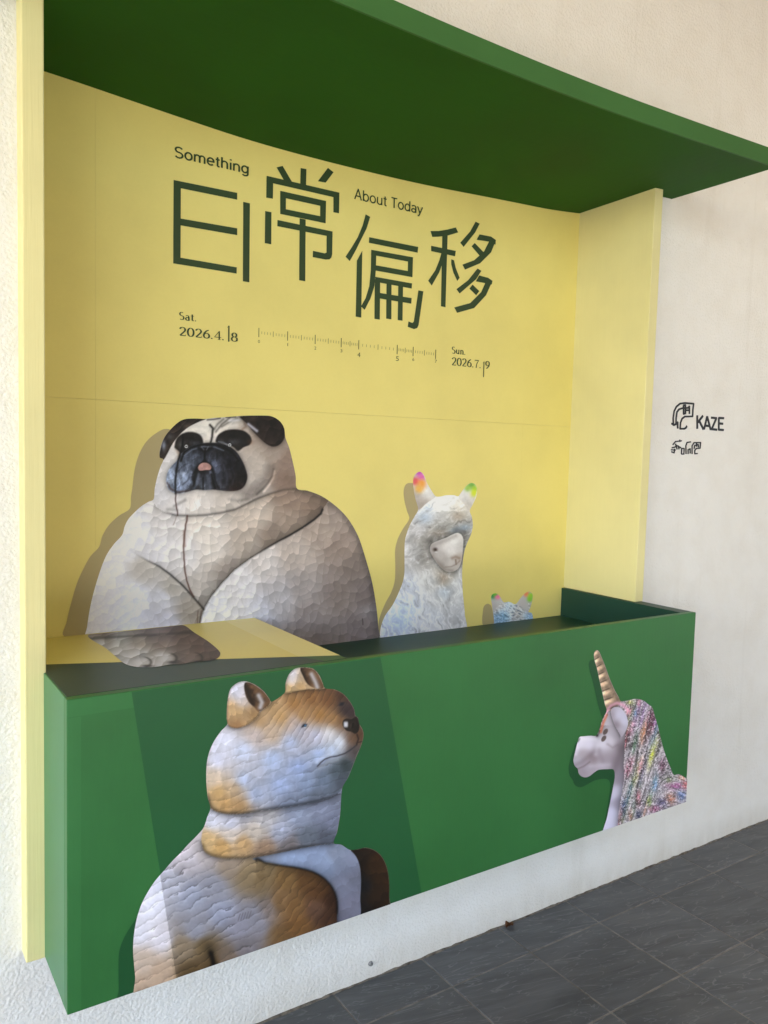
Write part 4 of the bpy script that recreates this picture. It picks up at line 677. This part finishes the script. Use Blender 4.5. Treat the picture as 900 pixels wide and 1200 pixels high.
def uni_colour(U, V):
    C = idw(U, V, [(680, 870, 204, 200, 212), (690, 872, 200, 196, 210), (705, 872, 200, 196, 208), (715, 868, 190, 184, 194), (722, 862, 160, 152, 162), (728, 875, 134, 122, 130), (722, 892, 140, 128, 138), (710, 890, 152, 142, 152), (695, 888, 136, 122, 128), (685, 885, 162, 152, 160), (676, 893, 166, 160, 172), (690, 900, 158, 150, 162), (705, 898, 166, 158, 170), (722, 910, 146, 136, 150), (720, 930, 190, 186, 206), (716, 955, 194, 192, 214), (726, 940, 152, 146, 166), (700, 880, 164, 156, 168), (683, 905, 148, 138, 148)], 3.8)
    for pl, al, wd, cc in (([(674, 897), (682, 893), (690, 886), (697, 881)], 0.35, 3.2, (112, 98, 104)), ([(677, 901), (684, 898), (691, 893)], 0.5, 1.2, (112, 96, 102)), ([(702, 880), (706, 892)], 0.25, 3, (124, 110, 118)), ([(677, 869), (679, 866)], 0.6, 1.1, (60, 70, 70))): C = over(C, al*np.exp(-(seg_dist(U, V, pl, False)/wd)**2), cc)
    for pl, al, wd, cc in (([(720, 903), (724, 890), (729, 876)], 0.35, 4, (104, 92, 100)), ([(692, 898), (702, 897), (714, 896)], 0.2, 2.5, (206, 202, 214)), ([(681, 866), (690, 866), (698, 866)], 0.4, 2, (218, 216, 226)), ([(675, 884), (677, 876)], 0.4, 2, (216, 214, 224)), ([(712, 872), (718, 876), (724, 873)], 0.3, 1.5, (122, 108, 116)), ([(700, 874), (698, 884)], 0.25, 2.5, (206, 204, 214)), ([(719, 905), (717, 925), (712, 950)], 0.3, 1.6, (120, 112, 132))): C = over(C, al*np.exp(-(seg_dist(U, V, pl, False)/wd)**2), cc)
    for x, y in ((709.5, 857.5), (707.5, 865.5)):
        q = ((U-x)*0.6+(V-y)*0.8)/4.2, ((U-x)*0.8-(V-y)*0.6)/2.6; q = (((U-x)*-0.55+(V-y)*0.83)/4.0)**2+(((U-x)*0.83+(V-y)*0.55)/2.4)**2; C = over(C, sm(-q, -1.4, -0.6)*0.9, (96, 80, 76))
    C = over(C, np.exp(-((U-699.7)/1.5)**2-((V-861.8)/1.7)**2)*0.95, (30, 28, 34))
    # mane: combed strands with paint flecks
    sM = sdist(U, V, catmull(MANE))
    bend = U+(V-820)*0.27-np.maximum(V-905, 0)*np.maximum(U-772, 0)*0.010
    bend = np.where((V > 905) & (U > 772), (V-905)*1.0+(U-772)*0.15+6*np.sin((U-772)/9), bend)
    st = fbm(bend*1.0, V*0.14, 6.5, 171); st2 = fbm(bend*1.0, V*0.10, 3.0, 175)
    base = np.array([176, 169, 176])*(0.70+0.55*st2)[:, None]
    pal = np.array([(226, 118, 150), (206, 214, 70), (80, 132, 186), (226, 140, 80), (150, 104, 178), (112, 178, 116), (206, 84, 100), (192, 184, 196), (120, 150, 90), (214, 96, 130), (60, 70, 110)])
    for q in range(26):
        cx_ = hsh(q, 1., 3.); cy_ = hsh(q, 2., 5.); wd = 1.6+2.6*hsh(q, 4., 2.); ln = 12+22*hsh(q, 6., 1.)
        vy = 822+cy_*140; bc = 724+cx_*70 + 14
        a = np.exp(-((bend-bc)/wd)**2-((V-vy)/ln)**4)*(0.35+0.75*sm(st, 0.3, 0.6)); base = over(base, 0.55*a*(0.4+0.9*fbm(U, V, 3, 190+q)), pal[q % len(pal)])
    for x, y, wx, wy, cc in ((764, 884, 3.4, 14, (206, 216, 40)), (754, 858, 3, 12, (222, 130, 60)), (744.5, 836, 3, 8, (70, 130, 178)), (737, 834, 3, 6, (236, 130, 150)), (738, 823, 4, 3, (210, 222, 90)), (762, 841, 4, 9, (220, 130, 170)), (767, 846, 2.5, 7, (176, 110, 196)), (733, 868, 2, 10, (214, 96, 110)), (744, 872, 2.3, 13, (126, 186, 140)), (751, 898, 3.5, 9, (224, 140, 164)), (776, 897, 4, 9, (150, 92, 120)), (731, 945, 2.5, 9, (54, 84, 140)), (748, 935, 3, 10, (230, 130, 150)), (785, 914, 6, 4, (110, 130, 80)), (800, 911, 5, 3, (232, 160, 120)), (792, 921, 10, 4, (176, 88, 150)), (803, 920, 4, 5, (226, 100, 96)), (798, 932, 6, 6, (92, 128, 196)), (786, 936, 6, 6, (206, 120, 84)), (776, 941, 6, 5, (66, 62, 120)), (766, 948, 8, 4, (190, 90, 140)), (768, 920, 3, 7, (100, 150, 206)), (761, 940, 3, 7, (150, 176, 90)), (748, 955, 3, 6, (40, 50, 84)), (739, 955, 2.5, 6, (200, 130, 100))):
        ub = U+(V-y)*0.22*(V < 910); base = over(base, np.exp(-((ub-x)/wx)**2-((V-y)/wy)**2)*(0.35+0.75*fbm(U*1.2, V*0.7, 4, 187)), cc)
    fl = vnoise(U*1.1+0.25*V, V*0.8, 0.95, 181)*0.7+vnoise(U, V, 1.7, 184)*0.3; base = base*(1-0.50*sm(fl, 0.55, 0.80)*sm(fbm(U, V, 14, 183), 0.36, 0.56))[:, None]
    groove = np.abs(2*fbm(bend, V*0.12, 11, 185, 2)-1); base *= (0.62+0.38*sm(groove, 0.0, 0.10))[:, None]; groove = np.abs(np.sin(bend*0.30+5*fbm(U, V, 40, 186))); base *= (0.72+0.28*sm(groove, 0.02, 0.35))[:, None]
    base *= (0.93+0.3*(fbm(U, V, 2.4, 189)-0.5))[:, None]; sp_ = np.abs(np.sin(bend*0.62+3*fbm(U, V, 30, 192))); base *= (0.86+0.20*sp_)[:, None]; fl2 = vnoise(U*1.2, V*1.2, 1.3, 197); base = over(base, 0.65*sm(fl2, 0.55, 0.82), (222, 216, 222)); base = over(base, 0.55*sm(vnoise(U*1.2, V*1.2, 1.3, 199), 0.66, 0.86), (84, 72, 80))
    C *= (1-0.3*np.exp(-np.maximum(-sM, 0)/4)*(sM < 0)*(V > 850))[:, None]
    C = over(C, sm(sM, -0.5, 0.7), base)
    # horn with turned ridges
    sH = sdist(U, V, catmull(HORN)); t = (V-762)/70; axis = 699+ (V-763)*0.315; off = (U-axis)/(3.4+t*5.5)
    hc = np.array([152, 130, 108])*(1.05-0.22*np.clip(off, -1, 1))[:, None]
    ph = (V-off*-2.2-763)/(8.0+1.6*t); rid = ph-np.floor(ph); hc *= (1+0.22*np.sin(rid*6.28+0.6)*sm(-off, -0.9, 0.3)-0.45*np.exp(-((rid-0.9)/0.09)**2)*sm(-off, -0.6, 0.2))[:, None]
    hc *= (0.82+0.36*fbm(U, V, 3, 191))[:, None]; C = over(C, sm(sH, -0.4, 0.6)*(V < 833), hc)
    C = over(C, sm(sM, -0.5, 0.7)*(V > 822)*(U > 711)*sm(sH, 1.5, 0), base)
    C = over(C, np.exp(-(seg_dist(U, V, [(710, 835), (716, 827), (723, 824), (730, 826), (737, 833)], False)/2.2)**2)*0.75, (222, 160, 186))
    C = over(C, np.exp(-(seg_dist(U, V, [(704, 858), (707, 847), (711, 838)], False)/1.5)**2)*0.8, (200, 104, 72))
    sE = sdist(U, V, catmull(UEAR)); ec = idw(U, V, [(724, 838, 188, 186, 204), (731, 845, 186, 184, 202), (728, 856, 178, 174, 190), (718, 838, 150, 140, 150), (722, 850, 132, 120, 128), (726, 858, 146, 136, 146)]); C *= (1-0.4*np.exp(-np.maximum(-sE, 0)/2.0)*(sE < 0)*(U < 727))[:, None]
    C = over(C, sm(sE, -0.5, 0.7), ec)
    return C
uni = empty('unicorn_print', tuple(on_y(750, 950, YF)), 'printed white unicorn with rainbow-flecked mane at the box front right end', 'print', 'prints on the green box front')
link('body_print', print_mesh('body_print', UNI, 'y', YF-0.0011, uni_colour, KF*1.22, 0.0018, lambda a, b: (b > ZB+0.0016) & (a < XR-0.001)), M_print, uni)
flat_film('printed_shadow', [(697, 774), (692.3, 773.5), (690, 778), (691, 786), (695, 800), (699, 818), (702.5, 832), (707, 843), (712, 838), (706, 815), (702, 797)], 'y', YF-0.0007, M_green_shadow, uni)
flat_film('printed_shadow', [(676.5, 870), (672, 879), (668.5, 889), (666.3, 900), (667.6, 909), (671.7, 915), (672.5, 918.5), (676, 921.7), (681, 922.6), (687, 920), (697, 914.6), (707, 912.8), (713, 914), (715.2, 920), (714, 931), (711, 950), (707, 973), (713, 973), (722, 910), (715, 895), (690, 890)], 'y', YF-0.0007, M_green_shadow, uni, True, zclip)

# ------------------------------------------------------------------ lettering on the yellow panel
YT = YB-0.0008
def strokes_mesh(name, polys, y, thick=0.0003, front=None):
    """flat cut shapes in the plane of the panel, each a hair proud of the last; polys in metres (x, z)"""
    bm = bmesh.new()
    for k, p in enumerate(polys):
        yy = y-0.00001*k
        P = np.array(p); a = 0.5*np.sum(P[:, 0]*np.roll(P[:, 1], -1)-np.roll(P[:, 0], -1)*P[:, 1])
        if a < 0: p = p[::-1]
        vs = [bm.verts.new((x, yy, z)) for x, z in p]
        f = bm.faces.new(vs)
        if front:
            wv = [bm.verts.new((x, front, z)) for x, z in p]; n = len(p)
            for i in range(n): bm.faces.new((vs[i], vs[(i+1) % n], wv[(i+1) % n], wv[i]))
    return bm_done(bm, name)
def px_poly(pts, y=YT):
    return [tuple(on_y(u, v, y)[[0, 2]]) for u, v in pts]
za = lambda pts: [(190+x/4.0909, 160+y/4.0909) for x, y in pts]
zb = lambda pts: [(390+x/4.2857, 200+y/4.2857) for x, y in pts]
G1 = [[(55, 208), (360, 270), (360, 303), (55, 241)], [(55, 208), (90, 215), (88, 614), (53, 608)], [(60, 388), (360, 440), (360, 473), (60, 421)], [(55, 575), (358, 627), (357, 657), (53, 608)], [(389, 313), (421, 320), (418, 699), (387, 694)]]
G2 = [[(549, 148), (578, 141), (622, 216), (585, 212)], [(664, 151), (692, 156), (690, 236), (662, 230)], [(795, 150), (822, 171), (784, 221), (747, 214)], [(501, 188), (850, 269), (849, 297), (500, 217)], [(501, 188), (533, 196), (531, 298), (499, 293)], [(821, 263), (850, 269), (848, 368), (821, 363)],
      [(566, 260), (786, 309), (785, 338), (566, 290)], [(566, 260), (594, 266), (593, 376), (566, 371)], [(758, 304), (786, 309), (784, 416), (757, 411)], [(566, 343), (784, 387), (784, 416), (566, 371)], [(494, 357), (524, 363), (523, 517), (492, 511)], [(659, 392), (688, 398), (686, 694), (657, 689)], [(553, 400), (817, 455), (817, 482), (552, 430)], [(789, 450), (817, 455), (815, 565), (811, 580), (802, 589), (784, 590), (722, 578), (723, 548), (780, 560), (788, 556)]]
G3 = [[(165, 219), (188, 232), (170, 290), (140, 350), (110, 410), (85, 454), (64, 432), (95, 385), (125, 335), (150, 275)], [(121, 452), (148, 402), (143, 738), (115, 733)], [(183, 334), (429, 383), (426, 412), (181, 362)], [(193, 397), (403, 435), (402, 461), (192, 422)], [(378, 431), (403, 435), (400, 535), (376, 531)], [(210, 474), (400, 508), (400, 535), (210, 501)],
      [(193, 397), (219, 402), (216, 500), (209, 580), (190, 640), (160, 699), (141, 682), (165, 640), (183, 580), (191, 500)], [(213, 533), (398, 566), (396, 592), (213, 558)], [(211, 545), (238, 550), (236, 748), (209, 744)], [(270, 548), (295, 553), (294, 747), (268, 743)], [(329, 560), (353, 564), (350, 754), (326, 750)], [(212, 610), (396, 640), (394, 668), (212, 638)], [(430, 601), (455, 606), (431, 775), (424, 790), (408, 796), (376, 784), (380, 757), (400, 765), (407, 757)]]
G4 = [[(491, 303), (530, 303), (575, 296), (618, 285), (630, 310), (580, 325), (530, 332), (500, 333)], [(494, 377), (618, 403), (614, 430), (494, 404)], [(550, 320), (577, 318), (566, 686), (543, 681)], [(548, 405), (560, 440), (535, 510), (497, 577), (479, 553), (515, 500), (535, 450)], [(595, 445), (609, 450), (618, 490), (637, 538), (625, 554), (605, 510), (595, 470)],
      [(717, 256), (738, 266), (715, 310), (657, 383), (640, 362), (690, 305)], [(737, 320), (795, 331), (819, 348), (817, 372), (795, 358), (722, 347)], [(791, 343), (819, 350), (795, 410), (740, 465), (664, 497), (651, 472), (710, 450), (760, 405)], [(713, 363), (756, 408), (740, 430), (697, 380)],
      [(727, 491), (746, 503), (720, 545), (637, 617), (621, 595), (680, 550)], [(735, 526), (780, 538), (802, 553), (798, 572), (775, 567), (718, 556)], [(774, 546), (802, 553), (770, 625), (710, 690), (624, 714), (610, 687), (690, 665), (745, 610)], [(702, 572), (736, 605), (720, 626), (686, 592)]]
title = empty('title_lettering', tuple(on_y(390, 300, YT)), 'four large dark green Chinese title characters high on the yellow panel', 'lettering')
for g, cv in ((G1, za), (G2, za), (G3, zb), (G4, zb)): link('character', strokes_mesh('character', [px_poly(cv(p)) for p in g], YT), M_ink, title)
def text_mesh(name, txt, x0, x1, zbase, hcap, y, cap='S', bold=0.0, depth=0.0):
    """a word in the built-in sans face, fitted to its measured width and cap height"""
    def raw(t):
        cu = bpy.data.curves.new('word', 'FONT'); cu.body = t; cu.offset = bold; cu.extrude = depth; cu.resolution_u = 3
        o = bpy.data.objects.new('word', cu); COL.objects.link(o); dg = bpy.context.evaluated_depsgraph_get(); dg.update()
        me = bpy.data.meshes.new_from_object(o.evaluated_get(dg)); bpy.data.objects.remove(o); return me
    cm = raw('H'); ch = max(v.co.y for v in cm.vertices); me = raw(txt); me.name = name
    lo = min(v.co.x for v in me.vertices); hi = max(v.co.x for v in me.vertices)
    for v in me.vertices: v.co = (x0+(v.co.x-lo)/(hi-lo)*(x1-x0), y-v.co.z*0.01, zbase+v.co.y/ch*hcap)
    me.materials.clear(); return me
def arc(cx, cy, rx, ry, a0, a1, n=11): return [(cx+rx*math.cos(math.radians(a0+(a1-a0)*i/(n-1))), cy+ry*math.sin(math.radians(a0+(a1-a0)*i/(n-1)))) for i in range(n)]
# plain grotesque letters as stroke centre lines on a unit cap height
GRO = {'S': (.66, [arc(.33, .745, .245, .215, 25, 180)+arc(.33, .745, .245, .235, 190, 265, 5)+arc(.33, .26, .265, .245, 80, -155)]), 'o': (.62, [arc(.31, .355, .245, .325, 0, 360, 19)]),
 'm': (.92, [[(.09, .69), (.09, 0)], [(.09, .45)]+arc(.275, .46, .18, .20, 170, 0, 9)+[(.455, 0)], [(.455, .45)]+arc(.64, .46, .18, .20, 170, 0, 9)+[(.82, 0)]]),
 'e': (.60, [[(.06, .36), (.53, .36)]+arc(.30, .355, .24, .325, 5, 315, 17)]), 't': (.36, [[(.17, .90), (.17, .12), (.22, .035), (.33, .045)], [(.02, .67), (.33, .67)]]),
 'h': (.60, [[(.09, 1.0), (.09, 0)], [(.09, .44)]+arc(.295, .45, .205, .22, 170, 0, 9)+[(.50, 0)]]), 'i': (.22, [[(.11, .68), (.11, 0)], [(.11, .88), (.11, 1.0)]]),
 'n': (.60, [[(.09, .69), (.09, 0)], [(.09, .44)]+arc(.295, .45, .205, .22, 170, 0, 9)+[(.50, 0)]]), 'g': (.62, [arc(.30, .36, .235, .31, 0, 360, 17), [(.535, .69), (.535, .02)]+arc(.31, -.03, .225, .20, 0, -150, 9)]),
 'A': (.70, [[(.03, 0), (.34, 1.0), (.65, 0)], [(.14, .33), (.54, .33)]]), 'b': (.62, [[(.09, 1.0), (.09, 0)], arc(.325, .355, .235, .325, 0, 360, 17)]), 'u': (.60, [[(.09, .69), (.09, .24)]+arc(.295, .24, .205, .21, 180, 350, 9), [(.50, .69), (.50, 0)]]),
 'T': (.62, [[(.31, 0), (.31, .95)], [(.02, .95), (.60, .95)]]), 'd': (.62, [[(.53, 1.0), (.53, 0)], arc(.295, .355, .235, .325, 0, 360, 17)]), 'a': (.58, [arc(.28, .52, .20, .16, 160, 20, 7)+[(.48, .46), (.48, 0)], arc(.265, .20, .205, .17, 0, 360, 15)]), 'y': (.56, [[(.03, .69), (.29, .02)], [(.53, .69), (.27, .0), (.17, -.20), (.06, -.23)]]), ' ': (.30, [])}
def word(name, txt, parent, left, right, top, mat, wt=0.115, gap=0.05):
    """left, right: image points of the baseline ends; top: image point of the cap top"""
    a, b, t = on_y(*left, YT), on_y(*right, YT), on_y(*top, YT); h = t[2]-a[2]; zb_ = (a[2]+b[2])/2
    tot = sum(GRO[c][0]+gap for c in txt)-gap; sx = (b[0]-a[0])/tot; x = 0; polys = []
    for c in txt:
        for l in GRO[c][1]:
            for q in stroke_polys(l, [wt]*len(l)): polys.append([(a[0]+(x+qx)*sx, zb_+qz*h) for qx, qz in q])
        x += GRO[c][0]+gap
    return link(name, strokes_mesh(name, polys, YT), mat, parent)
def stroke_polys(pts, ws):
    P = np.array(pts, float); out = []
    for i in range(len(P)-1):
        a, b = P[i], P[i+1]; d = b-a; L = np.linalg.norm(d)
        if L < 1e-6: continue
        d /= L; n = np.array([-d[1], d[0]]); e0 = d*ws[i]*(0.2 if i > 0 else 0.0); e1 = d*ws[i+1]*(0.2 if i < len(P)-2 else 0.0)
        out.append([tuple(a-e0+n*ws[i]/2), tuple(b+e1+n*ws[i+1]/2), tuple(b+e1-n*ws[i+1]/2), tuple(a-e0-n*ws[i]/2)])
    return out
h1 = empty('heading_lettering', tuple(on_y(248, 195, YT)), 'dark green English word above the first large character', 'lettering', 'English heading words')
word('word', 'Something', h1, (204.3, 185.2), (291.5, 203.0), (204.3, 172.2), M_ink, 0.14)
h2 = empty('heading_lettering', tuple(on_y(455, 243, YT)), 'two thin dark green English words above the third large character', 'lettering', 'English heading words')
word('word', 'About Today', h2, (415.3, 234.3), (495, 250.3), (419, 222.6), M_ink, 0.118)

# dates in a light serif face: each glyph is a set of strokes (points, widths) on a 0.6 x 1 body
def wmod(pts, thin, thick): 
    out = []
    for i in range(len(pts)):
        a, b = pts[max(i-1, 0)], pts[min(i+1, len(pts)-1)]; d = math.hypot(b[0]-a[0], b[1]-a[1])+1e-9
        out.append(thin+(thick-thin)*(abs(b[1]-a[1])/d)**1.5)
    return out
TN, TK = 0.06, 0.15
def gl(*lines): return [(l, wmod(l, TN, TK)) for l in lines]
SER = {
 '0': gl(arc(.3, .5, .23, .48, 0, 360, 17)), '2': gl(arc(.29, .72, .20, .26, 170, -30, 9)+[(.36, .42), (.10, .06)])+[([(.08, .05), (.52, .05)], [.09, .09]), ([(.50, .03), (.54, .2)], [.05, .03])],
 '6': gl(arc(.3, .31, .22, .29, 0, 360, 15), [(.47, .97), (.30, .86), (.14, .62), (.08, .35)]), '4': [([(.42, 0), (.42, 1)], [.11, .11]), ([(.42, .98), (.04, .27)], [.05, .05]), ([(.04, .27), (.58, .27)], [.06, .06]), ([(.30, .02), (.54, .02)], [.04, .04])],
 '1': [([(.3, 0), (.3, 1)], [.11, .11]), ([(.3, .97), (.17, .88)], [.04, .04])], '8': gl(arc(.3, .74, .18, .24, 0, 360, 13), arc(.3, .26, .23, .26, 0, 360, 13)), '7': [([(.07, .95), (.54, .95)], [.1, .1]), ([(.53, .95), (.30, .5), (.24, 0)], [.05, .09, .12]), ([(.07, .98), (.06, .78)], [.05, .03])],
 '9': gl(arc(.3, .69, .22, .29, 0, 360, 15), [(.52, .65), (.46, .38), (.30, .14), (.13, .03)]), '.': [([(.1, .0), (.1, .12)], [.12, .12])],
 'S': gl(arc(.29, .76, .18, .22, 40, 250, 9)+arc(.31, .27, .21, .26, 80, -140, 9)), 'a': gl(arc(.27, .2, .17, .2, 0, 360, 11), [(.12, .55), (.24, .66), (.38, .58), (.42, .4), (.42, .05), (.5, .02)]), 't': gl([(.22, .85), (.22, .12), (.30, .02), (.40, .08)], [(.08, .64), (.40, .64)]),
 'u': gl([(.12, .64), (.12, .18), (.2, .03), (.34, .08), (.44, .2)], [(.45, .64), (.45, .02), (.54, .02)]), 'n': gl([(.13, .64), (.13, 0)], [(.13, .48), (.26, .64), (.40, .58), (.45, .42), (.45, 0)], [(.05, .02), (.22, .02)], [(.36, .02), (.54, .02)])}
ADV = {'.': .28, '1': .46, 't': .46, 'a': .56}
def serif(name, txt, parent, left, right, top, special=None):
    a, b, t = on_y(*left, YT), on_y(*right, YT), on_y(*top, YT); h = t[2]-a[2]; zb_ = (a[2]+b[2])/2
    tot = sum(ADV.get(c, .62) for c in txt); sx = (b[0]-a[0])/tot; x = 0; polys = []
    for k, c in enumerate(txt):
        s0, s1 = (special[1], special[2]) if special and special[0] == k else (0, 1)
        for pts, ws in SER[c]:
            for q in stroke_polys([(px_, s0+(s1-s0)*py_) for px_, py_ in pts], ws): polys.append([(a[0]+(x+qx)*sx, zb_+qz*h) for qx, qz in q])
        x += ADV.get(c, .62)
    bm = strokes_mesh(name, polys, YT); return link(name, bm, M_ink, parent)
d1 = empty('date_lettering', tuple(on_y(243, 385, YT)), 'opening date in small dark serif type left of the printed ruler', 'lettering', 'dates beside the printed ruler')
serif('word', 'Sat.', d1, (209.5, 374), (231, 377.2), (209.5, 365)); serif('word', '2026.4.18', d1, (209.5, 393.5), (279, 400.3), (209.5, 383), (7, -0.1, 1.75))
d2 = empty('date_lettering', tuple(on_y(550, 420, YT)), 'closing date in small dark serif type right of the printed ruler', 'lettering', 'dates beside the printed ruler')
serif('word', 'Sun.', d2, (529, 414), (546, 416), (529, 406)); serif('word', '2026.7.19', d2, (529, 428), (574, 432.6), (529, 418.6), (7, -1.1, 0.9))
ruler = empty('ruler_graphic', tuple(on_y(405, 400, YT)), 'thin printed ruler scale with numerals between the two dates', 'wall graphic')
RX = [249, 323, 394, 461, 506, 605, 646, 704]
def tick(x, h, wd):
    top = 75+(x-249)*(131-75)/(704-249); pts = [(x-wd, top+(24-h)/2), (x+wd, top+(24-h)/2), (x+wd, top+(24+h)/2), (x-wd, top+(24+h)/2)]
    P = px_poly([(190+p/2.195, 350+q/2.195) for p, q in pts]); zm0, zm1 = P[0][1], P[2][1]
    link('tick', strokes_mesh('tick', [[(P[0][0], zm0), (P[1][0], zm0), (P[1][0], zm1), (P[0][0], zm1)]], YT), M_ink_fine, ruler)
for i, x in enumerate(RX):
    tick(x, 24, 0.9)
    if i < 7:
        for k in range(1, 10): tick(x+(RX[i+1]-x)*k/10, 14 if k == 5 else 7, 0.55 if k == 5 else 0.4)
    big = i in (4, 5); hpx = 11.5 if big else 7.5
    ly = (110, 118, 127, 134, 144, 154, 156, 161)[i]
    c = (190+x/2.195, 350+ly/2.195); hw = 0.05 if i == 1 else 0.15; a = on_y(c[0]-hpx*hw, c[1]+hpx/4.4, YT); b = on_y(c[0]+hpx*hw, c[1]+hpx/4.4, YT); t = on_y(c[0], c[1]-hpx/4.4, YT)
    link('numeral', text_mesh('numeral', str(i), a[0], b[0], a[2], t[2]-a[2], YT), M_ink if big else M_ink_fine, ruler)

# ------------------------------------------------------------------ raised black signs on the stucco
zc = lambda pts: [(760+x/6.4286, 440+y/6.4286) for x, y in pts]
def raised(name, lines, wpx, parent, y=-0.0022):
    polys = []
    for l in lines:
        P = [tuple(on_y(u, v, y)[[0, 2]]) for u, v in zc(l)]; polys += stroke_polys(P, [wpx]*len(P))
    return link(name, strokes_mesh(name, polys, y, front=0.0005), M_black, parent)
sg = empty('wall_sign', tuple(on_y(818, 505, 0)), 'raised black emblem with the letters KAZE on the stucco wall', 'sign', 'raised black signs on the wall')
raised('emblem', [[(190, 380), (188, 320), (195, 270), (212, 235), (240, 212), (275, 207), (342, 213), (336, 260), (334, 308), (275, 310), (255, 325), (243, 355), (240, 402), (270, 402), (283, 395), (291, 380)], [(208, 375), (210, 320), (216, 275), (232, 255), (255, 247), (300, 244), (310, 232)], [(310, 228), (310, 290)], [(175, 362), (195, 374), (222, 352), (222, 400)], [(265, 225), (279, 222), (280, 285), (266, 290), (265, 225)], [(283, 262), (310, 262)]], 0.0064, sg)
LET = {'K': [[(369, 300), (369, 402)], [(412, 304), (374, 352)], [(384, 342), (416, 406)]], 'A': [[(420, 406), (444, 308)], [(444, 308), (470, 409)], [(430, 378), (462, 381)]], 'Z': [[(474, 318), (516, 322)], [(514, 320), (478, 404)], [(474, 404), (518, 409)]], 'E': [[(532, 317), (531, 412)], [(530, 320), (570, 322)], [(530, 361), (563, 364)], [(530, 408), (568, 411)]]}
for c, l in LET.items(): raised('letter', l, 0.0085, sg)
s2 = empty('wall_sign', tuple(on_y(804, 525, 0)), 'small raised black emblem below the lettered sign on stucco', 'sign', 'raised black signs on the wall')
raised('emblem', [[(185, 522), (205, 498), (252, 492)], [(236, 484), (240, 500)], [(178, 545), (200, 540), (215, 528), (246, 545)], [(175, 575), (195, 583), (200, 552)], [(205, 515), (218, 557)], [(226, 528), (232, 556)], [(172, 560), (205, 562)], [(250, 592), (268, 592), (270, 550), (252, 550), (250, 592)], [(285, 592), (283, 530), (292, 505), (320, 500)], [(300, 592), (300, 560), (315, 552), (316, 588)], [(330, 592), (330, 530), (345, 506), (394, 505), (390, 548), (362, 550), (350, 565), (350, 590), (371, 588)], [(345, 552), (350, 527), (376, 520), (378, 542)], [(364, 508), (364, 537)]], 0.0047, s2)

# ------------------------------------------------------------------ small things
def leaf():
    bm = bmesh.new(); n, mth = 9, 5; rows = []
    for i in range(n):
        t = i/(n-1); wd = 0.017*math.sin(math.pi*min(max(t, .03), .97))**0.8
        rows.append([bm.verts.new((0.05*t-0.025, wd*(j/(mth-1)*2-1)+0.003*math.sin(5*t), 0.004+0.013*abs(j/(mth-1)*2-1)**1.6*(0.6+0.4*math.sin(9*t+j))+0.006*math.sin(math.pi*t))) for j in range(mth)])
    for a, b in zip(rows, rows[1:]):
        for j in range(mth-1): bm.faces.new((a[j], a[j+1], b[j+1], b[j]))
    bmesh.ops.solidify(bm, geom=bm.faces[:], thickness=0.0008)
    return bm_done(bm, 'leaf')
lf = tag(link('dry_leaf', leaf(), M_leaf), 'small curled brown dry leaf on the tiles against the wall', 'leaf'); p_ = on_z(594, 1084, 0); lf.location = (p_[0], -0.016, 0.0); lf.rotation_euler = (0, 0, 0.25); lf.scale = (0.72, 0.72, 0.72)
def plug():
    bm = bmesh.new(); bmesh.ops.create_cone(bm, cap_ends=True, segments=14, radius1=0.0075, radius2=0.0055, depth=0.006)
    for v in bm.verts: v.co = Vector((v.co.x, -v.co.z, v.co.y))
    bmesh.ops.create_cone(bm, cap_ends=True, segments=10, radius1=0.003, radius2=0.002, depth=0.005, matrix=Matrix.Translation((0, -0.004, 0)) @ Matrix.Rotation(math.pi/2, 4, 'X'))
    return bm_done(bm, 'plug')
pg = tag(link('wall_plug', plug(), M_metal), 'tiny grey screw plug low on the wall under the green box', 'screw'); p_ = on_y(434, 1129, 0); pg.location = (p_[0], -0.003, p_[2])
# rough dirt-filled joint between wall and tiles
def joint():
    bm = bmesh.new(); prev = None; x = -1.6
    while x < 5.5:
        w_, h_ = 0.0035+random.random()*0.004, 0.002+random.random()*0.0045
        r = [bm.verts.new((x, 0.001, -0.002)), bm.verts.new((x, -w_, -0.002)), bm.verts.new((x, -w_*0.6, h_*0.6)), bm.verts.new((x, 0.001, h_))]
        if prev:
            for i in range(3): bm.faces.new((prev[i], prev[i+1], r[i+1], r[i]))
        prev = r; x += 0.012+random.random()*0.02
    return bm_done(bm, 'wall_joint')
link('wall_joint', joint(), M_dirt, floor)
